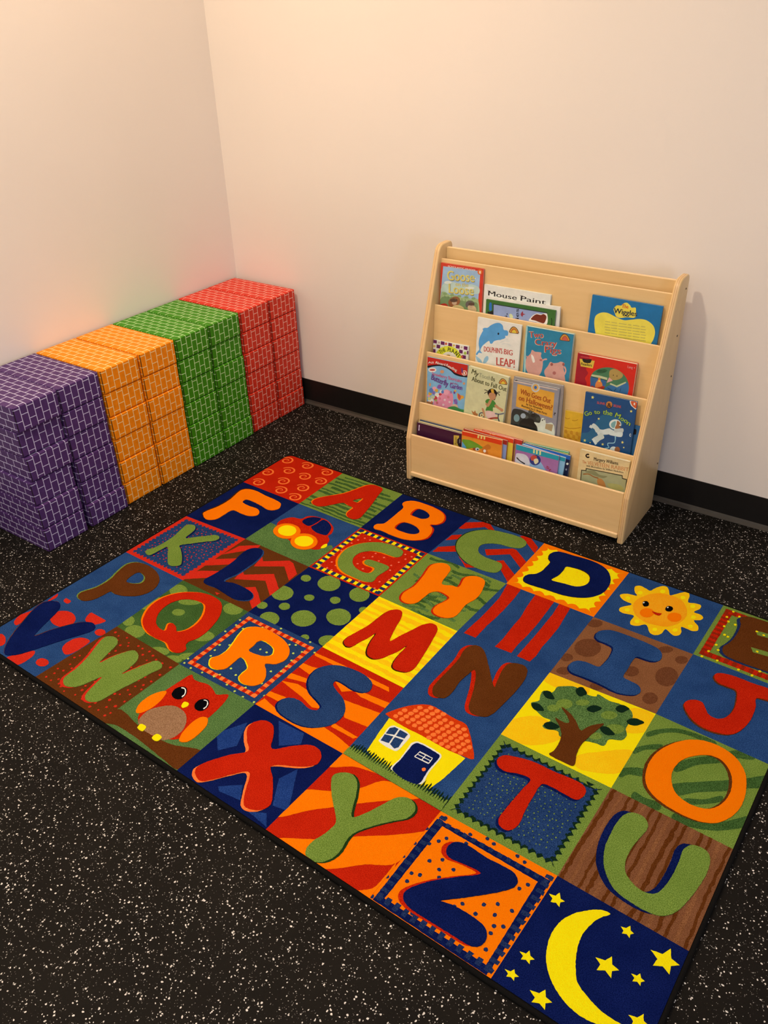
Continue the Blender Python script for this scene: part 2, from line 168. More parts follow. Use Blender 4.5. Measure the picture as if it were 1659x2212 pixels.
(3,3,4,'blue2','S','940,764 927,752 895,744 850,748 817,762 797,787 796,817 810,845 835,865 868,877 885,885 883,899 866,906 833,899 808,903 794,918 795,937 811,951 844,957 885,955 917,940 940,912 943,879 930,854 907,835 879,824 859,811 859,798 881,797 910,800 937,794 945,781',[]),
(4,3,1,'yellow','P','1033,824 1039,869 1049,929 1097,948 1131,946 1195,940 1216,938 1226,897 1235,826 1152,824 1079,822',[]),
(4,3,2,'redorange','S','1019,819 1020,813 1035,785 1057,758 1085,739 1114,738 1155,742 1184,742 1202,756 1235,794 1251,817 1248,821 1227,824 1189,828 1128,826 1063,826',[]),
(4,3,3,'orange3','S','1099,742 1100,745 1098,749 1095,751 1091,751 1088,749 1087,745 1088,741 1092,739 1096,739',[]),
(4,3,3,'orange3','S','1116,741 1117,745 1115,749 1112,751 1108,751 1105,749 1104,745 1105,741 1109,739 1113,739',[]),
(4,3,3,'orange3','S','1133,741 1133,745 1132,749 1129,751 1125,751 1122,749 1121,745 1122,741 1126,739 1130,739',[]),
(4,3,3,'orange3','S','1078,755 1079,759 1077,762 1074,765 1070,765 1067,762 1066,758 1067,755 1071,752 1075,753',[]),
(4,3,3,'orange3','S','1095,755 1096,759 1095,762 1091,764 1087,764 1084,762 1083,758 1085,755 1088,752 1092,752',[]),
(4,3,3,'orange3','S','1112,755 1113,758 1111,762 1108,764 1104,764 1101,762 1100,758 1102,754 1105,752 1109,752',[]),
(4,3,3,'orange3','S','1129,755 1130,758 1128,762 1125,764 1121,764 1118,762 1117,758 1119,754 1122,752 1126,752',[]),
(4,3,3,'orange3','S','1145,754 1146,758 1145,762 1142,764 1138,764 1135,762 1134,758 1136,754 1139,752 1143,752',[]),
(4,3,3,'orange3','S','1162,754 1163,758 1161,762 1158,764 1155,764 1152,761 1151,758 1152,754 1155,752 1159,752',[]),
(4,3,3,'orange3','S','1178,754 1179,758 1178,761 1175,764 1171,764 1168,761 1167,758 1169,754 1172,752 1176,752',[]),
(4,3,3,'orange3','S','1195,754 1196,758 1194,761 1191,763 1187,763 1184,761 1184,757 1185,754 1188,752 1192,752',[]),
(4,3,3,'orange3','S','1075,768 1076,772 1074,776 1071,778 1067,778 1064,776 1063,772 1064,768 1068,766 1071,766',[]),
(4,3,3,'orange3','S','1092,768 1093,772 1091,775 1088,778 1084,778 1081,775 1080,772 1081,768 1085,766 1089,766',[]),
(4,3,3,'orange3','S','1109,768 1110,772 1108,775 1105,777 1101,777 1098,775 1097,771 1099,768 1102,766 1106,766',[]),
(4,3,3,'orange3','S','1125,768 1126,771 1125,775 1122,777 1118,777 1115,775 1114,771 1115,768 1119,765 1122,765',[]),
(4,3,3,'orange3','S','1142,768 1143,771 1142,775 1138,777 1135,777 1132,775 1131,771 1132,767 1135,765 1139,765',[]),
(4,3,3,'orange3','S','1159,767 1160,771 1158,775 1155,777 1151,777 1148,774 1147,771 1149,767 1152,765 1156,765',[]),
(4,3,3,'orange3','S','1175,767 1176,771 1174,774 1171,777 1168,777 1165,774 1164,771 1165,767 1168,765 1172,765',[]),
(4,3,3,'orange3','S','1191,767 1192,771 1191,774 1187,776 1184,776 1181,774 1180,770 1182,767 1185,765 1188,765',[]),
(4,3,3,'orange3','S','1207,767 1208,770 1207,774 1204,776 1200,776 1197,774 1196,770 1198,767 1201,764 1205,765',[]),
(4,3,3,'orange3','S','1054,782 1055,785 1053,789 1050,791 1046,791 1043,789 1042,785 1043,782 1047,779 1051,779',[]),
(4,3,3,'orange3','S','1071,781 1072,785 1071,789 1067,791 1063,791 1060,789 1059,785 1061,781 1064,779 1068,779',[]),
(4,3,3,'orange3','S','1088,781 1089,785 1088,788 1084,791 1081,791 1078,788 1076,785 1078,781 1081,779 1085,779',[]),
(4,3,3,'orange3','S','1105,781 1106,785 1105,788 1101,790 1097,790 1094,788 1093,784 1095,781 1098,779 1102,779',[]),
(4,3,3,'orange3','S','1122,781 1123,784 1121,788 1118,790 1114,790 1111,788 1110,784 1112,781 1115,778 1119,778',[]),
(4,3,3,'orange3','S','1138,780 1139,784 1138,788 1135,790 1131,790 1128,788 1127,784 1128,780 1132,778 1135,778',[]),
(4,3,3,'orange3','S','1155,780 1156,784 1154,787 1151,790 1147,790 1145,787 1144,784 1145,780 1148,778 1152,778',[]),
(4,3,3,'orange3','S','1171,780 1172,784 1171,787 1167,789 1164,789 1161,787 1160,783 1161,780 1165,778 1168,778',[]),
(4,3,3,'orange3','S','1187,780 1188,783 1187,787 1184,789 1180,789 1177,787 1176,783 1178,780 1181,777 1184,777',[]),
(4,3,3,'orange3','S','1203,779 1204,783 1203,787 1200,789 1196,789 1193,786 1192,783 1194,779 1197,777 1201,777',[]),
(4,3,3,'orange3','S','1219,779 1220,783 1219,786 1215,788 1212,788 1209,786 1208,783 1210,779 1213,777 1217,777',[]),
(4,3,3,'orange3','S','1051,795 1052,799 1050,802 1047,804 1043,804 1040,802 1039,798 1040,795 1044,793 1048,793',[]),
(4,3,3,'orange3','S','1068,795 1069,798 1068,802 1064,804 1060,804 1057,802 1056,798 1058,794 1061,792 1065,792',[]),
(4,3,3,'orange3','S','1085,794 1086,798 1085,802 1081,804 1077,804 1074,801 1073,798 1075,794 1078,792 1082,792',[]),
(4,3,3,'orange3','S','1102,794 1103,798 1101,801 1098,803 1094,803 1091,801 1090,797 1092,794 1095,792 1099,792',[]),
(4,3,3,'orange3','S','1118,794 1119,797 1118,801 1115,803 1111,803 1108,801 1107,797 1108,794 1112,791 1115,791',[]),
(4,3,3,'orange3','S','1135,793 1136,797 1135,801 1131,803 1128,803 1125,800 1124,797 1125,793 1128,791 1132,791',[]),
(4,3,3,'orange3','S','1151,793 1152,797 1151,800 1148,802 1144,802 1141,800 1140,797 1142,793 1145,791 1149,791',[]),
(4,3,3,'orange3','S','1168,793 1169,796 1167,800 1164,802 1160,802 1158,800 1157,796 1158,793 1161,790 1165,791',[]),
(4,3,3,'orange3','S','1184,792 1185,796 1183,800 1180,802 1177,802 1174,799 1173,796 1174,792 1177,790 1181,790',[]),
(4,3,3,'orange3','S','1200,792 1201,796 1199,799 1196,801 1193,801 1190,799 1189,796 1190,792 1193,790 1197,790',[]),
(4,3,3,'orange3','S','1216,792 1216,795 1215,799 1212,801 1208,801 1206,799 1205,795 1206,792 1209,790 1213,790',[]),
(4,3,3,'orange3','S','1231,792 1232,795 1231,799 1228,801 1224,801 1221,798 1221,795 1222,791 1225,789 1229,789',[]),
(4,3,3,'orange3','S','1047,808 1048,811 1047,815 1044,817 1040,817 1037,815 1036,811 1037,808 1040,806 1044,806',[]),
(4,3,3,'orange3','S','1064,807 1065,811 1064,815 1061,817 1057,817 1054,815 1053,811 1054,807 1057,805 1061,805',[]),
(4,3,3,'orange3','S','1081,807 1082,811 1081,814 1078,817 1074,817 1071,814 1070,811 1071,807 1074,805 1078,805',[]),
(4,3,3,'orange3','S','1098,807 1099,810 1098,814 1094,816 1091,816 1088,814 1087,810 1088,807 1091,804 1095,804',[]),
(4,3,3,'orange3','S','1115,806 1116,810 1114,814 1111,816 1107,816 1104,813 1103,810 1105,806 1108,804 1112,804',[]),
(4,3,3,'orange3','S','1131,806 1132,810 1131,813 1128,815 1124,815 1121,813 1120,810 1121,806 1125,804 1128,804',[]),
(4,3,3,'orange3','S','1148,806 1149,809 1147,813 1144,815 1140,815 1137,813 1137,809 1138,806 1141,803 1145,803',[]),
(4,3,3,'orange3','S','1164,805 1165,809 1163,812 1160,815 1157,815 1154,812 1153,809 1154,805 1157,803 1161,803',[]),
(4,3,3,'orange3','S','1180,805 1181,808 1179,812 1176,814 1173,814 1170,812 1169,808 1170,805 1174,803 1177,803',[]),
(4,3,3,'orange3','S','1196,805 1197,808 1195,812 1192,814 1189,814 1186,812 1185,808 1186,805 1190,802 1193,802',[]),
(4,3,3,'orange3','S','1212,804 1213,808 1211,811 1208,813 1204,813 1202,811 1201,808 1202,804 1205,802 1209,802',[]),
(4,3,3,'orange3','S','1227,804 1228,807 1227,811 1224,813 1220,813 1217,811 1217,807 1218,804 1221,802 1225,802',[]),
(4,3,3,'orange3','S','1144,818 1145,822 1144,825 1141,828 1137,828 1134,825 1133,822 1135,818 1138,816 1141,816',[]),
(4,3,3,'orange3','S','1161,818 1161,821 1160,825 1157,827 1153,827 1150,825 1150,821 1151,818 1154,816 1158,816',[]),
(4,3,3,'orange3','S','1177,818 1177,821 1176,825 1173,827 1169,827 1167,825 1166,821 1167,818 1170,815 1174,815',[]),
(4,3,3,'orange3','S','1192,817 1193,821 1192,824 1189,826 1185,826 1182,824 1182,821 1183,817 1186,815 1190,815',[]),
(4,3,3,'orange3','S','1208,817 1209,820 1208,824 1205,826 1201,826 1198,824 1197,820 1199,817 1202,815 1206,815',[]),
(4,3,3,'orange3','S','1224,816 1225,820 1223,823 1220,825 1217,825 1214,823 1213,820 1215,816 1218,814 1221,814',[]),
(4,3,3,'white','S','1049,847 1056,837 1100,839 1105,870 1103,892 1095,896 1055,893 1052,874',[]),
(4,3,4,'blue2','P','1052,849 1060,840 1070,840 1072,859 1054,866',[]),
(4,3,4,'blue2','P','1074,840 1096,841 1096,855 1077,859',[]),
(4,3,4,'blue2','P','1054,870 1073,864 1076,885 1057,889',[]),
(4,3,4,'blue2','P','1077,864 1097,860 1100,883 1095,891 1080,886',[]),
(4,3,3,'white','S','1122,941 1121,907 1118,873 1117,856 1127,845 1183,846 1191,852 1192,899 1194,939',[]),
(4,3,4,'navy','S','1126,941 1124,907 1122,874 1122,858 1129,849 1182,850 1188,854 1188,898 1189,942',[]),
(4,3,5,'white','P','1146,869 1178,868 1178,866 1145,866',[]),
(4,3,5,'white','P','1145,886 1179,885 1178,882 1144,884',[]),
(4,3,5,'white','P','1145,867 1143,885 1145,885 1147,868',[]),
(4,3,5,'white','P','1177,867 1178,883 1180,884 1179,868',[]),
(4,3,5,'white','P','1160,867 1161,885 1163,886 1162,867',[]),
(4,3,5,'white','P','1145,877 1178,876 1178,874 1145,875',[]),
(4,3,5,'orange3','S','1183,900 1184,903 1183,906 1181,908 1178,907 1176,905 1175,903 1176,900 1178,898 1181,898',[]),
(5,3,3,'navy','S','1293,804 1291,792 1297,780 1315,771 1357,760 1403,758 1444,755 1469,757 1480,768 1480,787 1470,798 1447,798 1419,797 1399,801 1397,837 1401,878 1405,913 1403,930 1394,940 1378,940 1367,929 1367,909 1369,869 1372,834 1373,805 1347,806 1321,815 1304,814',[]),
(5,3,4,'red','S','1295,797 1293,785 1299,773 1317,764 1359,753 1405,752 1446,748 1471,750 1482,761 1482,781 1473,792 1449,792 1422,791 1401,795 1400,831 1403,872 1408,907 1405,924 1396,935 1380,934 1370,923 1369,903 1371,863 1374,828 1375,798 1349,799 1323,809 1306,807',[]),
(6,3,3,'navy','S','1554,866 1550,839 1549,804 1553,778 1563,762 1582,757 1598,766 1603,782 1599,808 1596,841 1598,872 1607,894 1627,909 1650,913 1667,904 1676,885 1679,851 1679,816 1677,788 1684,770 1700,762 1718,767 1727,782 1729,816 1726,853 1719,891 1708,922 1689,941 1663,947 1629,945 1605,938 1585,924 1567,902',[]),
(6,3,4,'green','S','1567,862 1564,834 1563,800 1567,773 1577,758 1596,753 1612,762 1617,778 1613,803 1609,836 1611,868 1620,890 1640,904 1663,908 1680,900 1688,880 1692,847 1692,811 1690,783 1697,765 1713,758 1730,762 1739,778 1742,812 1738,848 1731,887 1720,918 1702,936 1676,942 1641,940 1617,934 1598,920 1580,897',[]),
(0,4,1,'red2','S','138,1008 149,1024 145,1041 128,1053 103,1055 81,1047 69,1031 73,1014 91,1001 116,999',[]),
(0,4,1,'red2','S','251,999 255,1005 253,1012 246,1017 236,1018 227,1015 223,1008 225,1001 232,996 242,995',[]),
(0,4,1,'red2','S','226,1153 231,1160 229,1168 221,1174 210,1175 200,1172 194,1164 196,1156 205,1151 216,1150',[]),
(0,4,1,'red2','S','62,967 66,972 66,978 61,981 53,981 45,978 41,972 41,967 46,963 54,963',[]),
(0,4,1,'red2','S','59,1165 70,1175 71,1184 64,1189 49,1189 34,1182 23,1172 22,1163 29,1157 44,1158',[]),
(0,4,1,'red2','S','166,998 151,976 153,967 212,967 199,996',[]),
(0,4,1,'red2','S','211,1103 201,1086 204,1060 220,1045 245,1044 249,1071 246,1099 236,1111',[]),
(0,4,1,'red2','S','12,1110 0,1086 5,1066 12,1051 28,1086 30,1114',[]),
(0,4,1,'red2','S','123,1204 128,1189 158,1148 173,1164 168,1205',[]),
(0,4,1,'red2','S','10,1005 4,968 16,981',[]),
(0,4,3,'brown','S','98,1195 76,1175 53,1142 29,1096 9,1051 2,1018 16,999 38,990 58,1000 71,1022 82,1053 92,1084 105,1113 122,1074 140,1039 163,1008 188,994 208,999 214,1014 204,1039 183,1078 163,1122 143,1165 130,1185 111,1198',[]),
(0,4,4,'navy','S','101,1196 79,1176 56,1142 32,1096 12,1051 6,1018 19,999 42,991 61,1001 74,1022 85,1054 95,1085 109,1113 125,1074 143,1040 166,1008 191,994 211,1000 217,1014 207,1039 186,1079 166,1122 146,1165 133,1185 114,1198',[]),
(1,4,3,'red2','S','310,1181 301,1168 297,1132 286,1089 269,1048 260,1018 275,1005 296,1006 310,1020 317,1050 328,1088 336,1061 346,1033 363,1010 385,1013 399,1028 406,1058 408,1083 417,1055 429,1025 441,1003 461,1003 472,1015 465,1039 457,1077 448,1115 441,1148 438,1171 427,1185 408,1188 394,1180 386,1157 376,1117 367,1139 359,1163 347,1179 327,1187',[]),
(1,4,4,'green','S','315,1175 306,1162 303,1126 291,1083 274,1042 266,1012 281,999 301,1000 315,1014 323,1044 334,1082 341,1055 352,1027 368,1004 390,1007 405,1023 411,1052 413,1077 423,1049 434,1019 446,997 466,997 477,1009 470,1033 463,1071 453,1109 447,1142 443,1165 432,1179 413,1183 400,1174 391,1152 381,1112 372,1133 364,1157 352,1173 333,1181',[]),
(2,4,1,'brown','S','496,1207 494,1180 503,1156 573,1164 652,1165 687,1159 754,1137 752,1198 700,1199 618,1193 538,1193',[]),
(2,4,2,'red','S','555,981 572,989 588,988 613,982 635,987 655,994 678,979 688,1002 693,1043 692,1086 692,1128 674,1150 637,1166 598,1166 569,1157 550,1136 542,1092 544,1054 548,1018',[]),
(2,4,3,'tan','S','569,1157 561,1124 575,1097 598,1078 630,1076 654,1088 672,1114 673,1142 659,1163 629,1167 595,1167',[]),
(2,4,3,'orange','S','538,1138 527,1117 527,1087 537,1064 549,1055 560,1080 562,1109 555,1133 545,1142',[]),
(2,4,4,'orange','S','688,1142 678,1120 674,1089 679,1066 693,1060 707,1076 712,1105 709,1133 696,1144',[]),
(2,4,4,'black','S','567,1055 560,1038 568,1023 581,1021 595,1035 596,1053 584,1060',[]),
(2,4,4,'black','S','641,1052 634,1036 641,1022 655,1019 667,1034 666,1050 656,1056',[]),
(2,4,5,'white','S','571,1028 579,1026 585,1030 592,1039 592,1047 595,1048 595,1039 588,1029 578,1023 569,1026',[]),
(2,4,5,'white','S','644,1026 652,1024 658,1028 663,1036 663,1045 666,1046 666,1037 661,1027 651,1022 643,1024',[]),
(2,4,4,'yellow','S','615,1069 610,1055 622,1052 627,1059 622,1070',[]),
(2,4,4,'yellow','S','583,1171 581,1159 598,1158 601,1172',[]),
(2,4,4,'yellow','S','634,1173 634,1159 651,1159 651,1173',[]),
(3,4,1,'blue3','P','742,1080 777,1017 806,1081 781,1114',[]),
(3,4,1,'blue3','P','832,973 904,969 919,997 882,1028',[]),
(3,4,1,'blue3','P','852,1183 892,1150 915,1182 863,1190',[]),
(3,4,1,'blue3','P','943,1095 959,1054 1014,1146 978,1153',[]),
(3,4,1,'blue3','P','947,1193 981,1174 1004,1199 965,1194',[]),
(3,4,3,'orange3','S','786,1194 776,1180 782,1160 808,1116 834,1085 809,1062 788,1037 786,1016 803,998 828,998 848,1018 873,1050 903,1021 935,995 961,994 978,1009 981,1028 963,1048 905,1085 929,1109 959,1141 971,1161 965,1180 947,1193 927,1192 908,1168 877,1125 852,1150 828,1182 809,1200',[]),
(3,4,4,'red','S','788,1187 779,1174 784,1154 811,1110 837,1078 812,1055 790,1030 789,1009 806,991 830,991 851,1011 876,1043 906,1014 938,988 964,987 981,1002 984,1021 966,1041 908,1079 932,1102 962,1135 974,1155 968,1174 949,1186 930,1186 910,1162 880,1119 854,1144 831,1176 812,1194',[]),
(4,4,1,'orange','S','1003,982 1002,967 1071,965 1136,959 1095,969 1053,980 1009,1010',[]),
(4,4,1,'orange','S','1002,1093 1055,1056 1094,1022 1132,971 1212,966 1164,1009 1117,1051 1085,1083 1049,1118 1004,1167',[]),
(4,4,1,'orange','S','1040,1207 1085,1175 1118,1153 1164,1113 1224,1066 1269,1023 1285,993 1260,1117 1214,1153 1154,1206 1103,1210',[]),
(4,4,1,'orange','S','1231,1210 1255,1184 1259,1150 1260,1117 1281,1196 1260,1214',[]),
(4,4,3,'dkgreen','S','1046,1040 1037,1021 1049,1004 1069,997 1088,1006 1106,1032 1133,1081 1151,1057 1165,1024 1179,994 1197,981 1216,984 1228,999 1225,1021 1204,1045 1180,1075 1159,1109 1158,1127 1163,1162 1154,1189 1135,1204 1118,1204 1106,1189 1105,1168 1114,1141 1116,1113 1105,1098 1076,1072',[]),
(4,4,4,'green','S','1041,1042 1032,1023 1044,1006 1063,999 1083,1008 1101,1034 1128,1083 1146,1059 1160,1026 1174,995 1192,982 1211,985 1223,1000 1220,1023 1199,1047 1175,1077 1155,1111 1153,1129 1158,1164 1149,1191 1131,1205 1113,1205 1101,1191 1101,1170 1109,1142 1111,1115 1100,1100 1071,1074',[]),
(5,4,1,'navy','P','1269,989 1515,984 1506,1203 1269,1202',['1287,998 1496,999 1497,1188 1285,1188']),
(5,4,3,'red','S','1314,1043 1312,1032 1321,1018 1342,1012 1385,1015 1418,1012 1445,1013 1458,1024 1459,1038 1444,1058 1415,1088 1386,1116 1363,1138 1383,1133 1415,1131 1449,1134 1463,1145 1467,1159 1460,1174 1445,1180 1407,1181 1366,1182 1329,1182 1310,1177 1300,1165 1303,1150 1324,1119 1359,1083 1394,1049 1365,1049 1334,1055 1321,1051',[]),
(5,4,4,'navy','S','1323,1039 1321,1028 1329,1013 1350,1007 1393,1010 1426,1008 1453,1009 1466,1020 1466,1034 1452,1054 1423,1084 1394,1112 1371,1134 1391,1129 1423,1127 1457,1130 1471,1141 1475,1155 1468,1170 1453,1176 1415,1177 1373,1178 1337,1178 1318,1173 1308,1161 1311,1146 1332,1115 1367,1079 1402,1045 1373,1045 1342,1050 1329,1047',[]),
(6,4,2,'yellow','S','1630,982 1615,984 1599,995 1577,1019 1564,1047 1562,1080 1571,1114 1585,1136 1608,1156 1636,1169 1665,1173 1695,1167 1735,1146 1710,1148 1686,1147 1659,1139 1636,1128 1623,1109 1611,1079 1606,1046 1612,1014 1620,997',[]),
(6,4,2,'yellow','P','1524,1009 1535,1006 1539,996 1545,1006 1554,1007 1548,1013 1551,1022 1542,1018 1533,1022 1533,1014',[]),
(6,4,2,'yellow','P','1654,994 1663,991 1667,983 1671,991 1678,993 1673,998 1675,1005 1668,1001 1661,1005 1661,998',[]),
(6,4,2,'yellow','P','1532,1135 1542,1132 1545,1124 1550,1131 1559,1133 1553,1138 1556,1145 1547,1142 1540,1146 1540,1139',[]),
(6,4,2,'yellow','P','1526,1176 1536,1174 1539,1167 1543,1173 1551,1174 1546,1179 1548,1185 1541,1182 1534,1186 1534,1180',[]),
(6,4,2,'yellow','P','1576,1183 1591,1179 1597,1168 1603,1178 1615,1180 1607,1187 1611,1197 1599,1193 1588,1199 1589,1189',[]),
(6,4,2,'yellow','P','1641,1070 1657,1066 1663,1053 1669,1066 1682,1068 1673,1076 1677,1088 1664,1082 1652,1089 1653,1077',[]),
(6,4,2,'yellow','P','1701,1062 1710,1060 1713,1053 1717,1060 1724,1061 1719,1066 1721,1073 1714,1069 1707,1073 1708,1066',[]),
(6,4,2,'yellow','P','1712,1004 1731,1000 1739,983 1746,999 1761,1002 1750,1012 1753,1027 1739,1020 1725,1028 1727,1013',[]),
(6,4,2,'yellow','P','1723,1127 1736,1123 1742,1112 1746,1122 1756,1124 1749,1131 1752,1140 1742,1136 1732,1141 1733,1132',[]),
]
RDOTS=[
(6,0,6,'yellow',3.2,'1551,14 1570,26 1544,45 1553,61 1571,64 1550,86 1561,118 1570,121 1556,167 1566,184 1548,201 1541,229 1576,223 1627,226 1670,204 1659,228 1623,61 1641,66 1645,137'),
(2,1,2,'pink',3.2,'523,274 546,274 565,273 535,293 529,317 518,341 603,265 695,276 717,275 709,295 620,320 604,355 623,338 653,323 650,345 693,343 702,318 729,325 636,402 608,390 525,395 541,425 561,432 525,456 548,455 565,455 704,364 728,401 711,424 697,455 718,456 529,365 731,375 663,454'),
(2,3,2,'lime',3,'576,753 537,785 551,806 553,830 554,851 533,865 537,886 544,907 612,942 619,911 645,921 695,939 717,906 707,863 727,849 726,829 722,805 709,783 723,767 693,756 679,764 630,819 651,818 505,946 509,962 536,966 571,961 605,954 651,957 682,962 711,965 745,962 751,933 751,751 716,727 670,746 619,729 506,764 507,819 512,785 762,914'),
(5,4,2,'navy2',4,'1309,1017 1300,1031 1346,1005 1309,1077 1328,1061 1334,1082 1356,1067 1296,1118 1311,1112 1299,1136 1343,1096 1484,1015 1475,1031 1406,1116 1438,1095 1458,1080 1485,1077 1397,1129 1464,1101 1435,1119 1445,1133 1473,1120 1487,1112 1475,1135 1483,1165 1343,1183 1265,1061 1288,1046 1265,1020 1282,978 1263,1097 1263,1150 1264,1198 1390,975 1374,972 1457,977 1342,983 1440,973'),
]
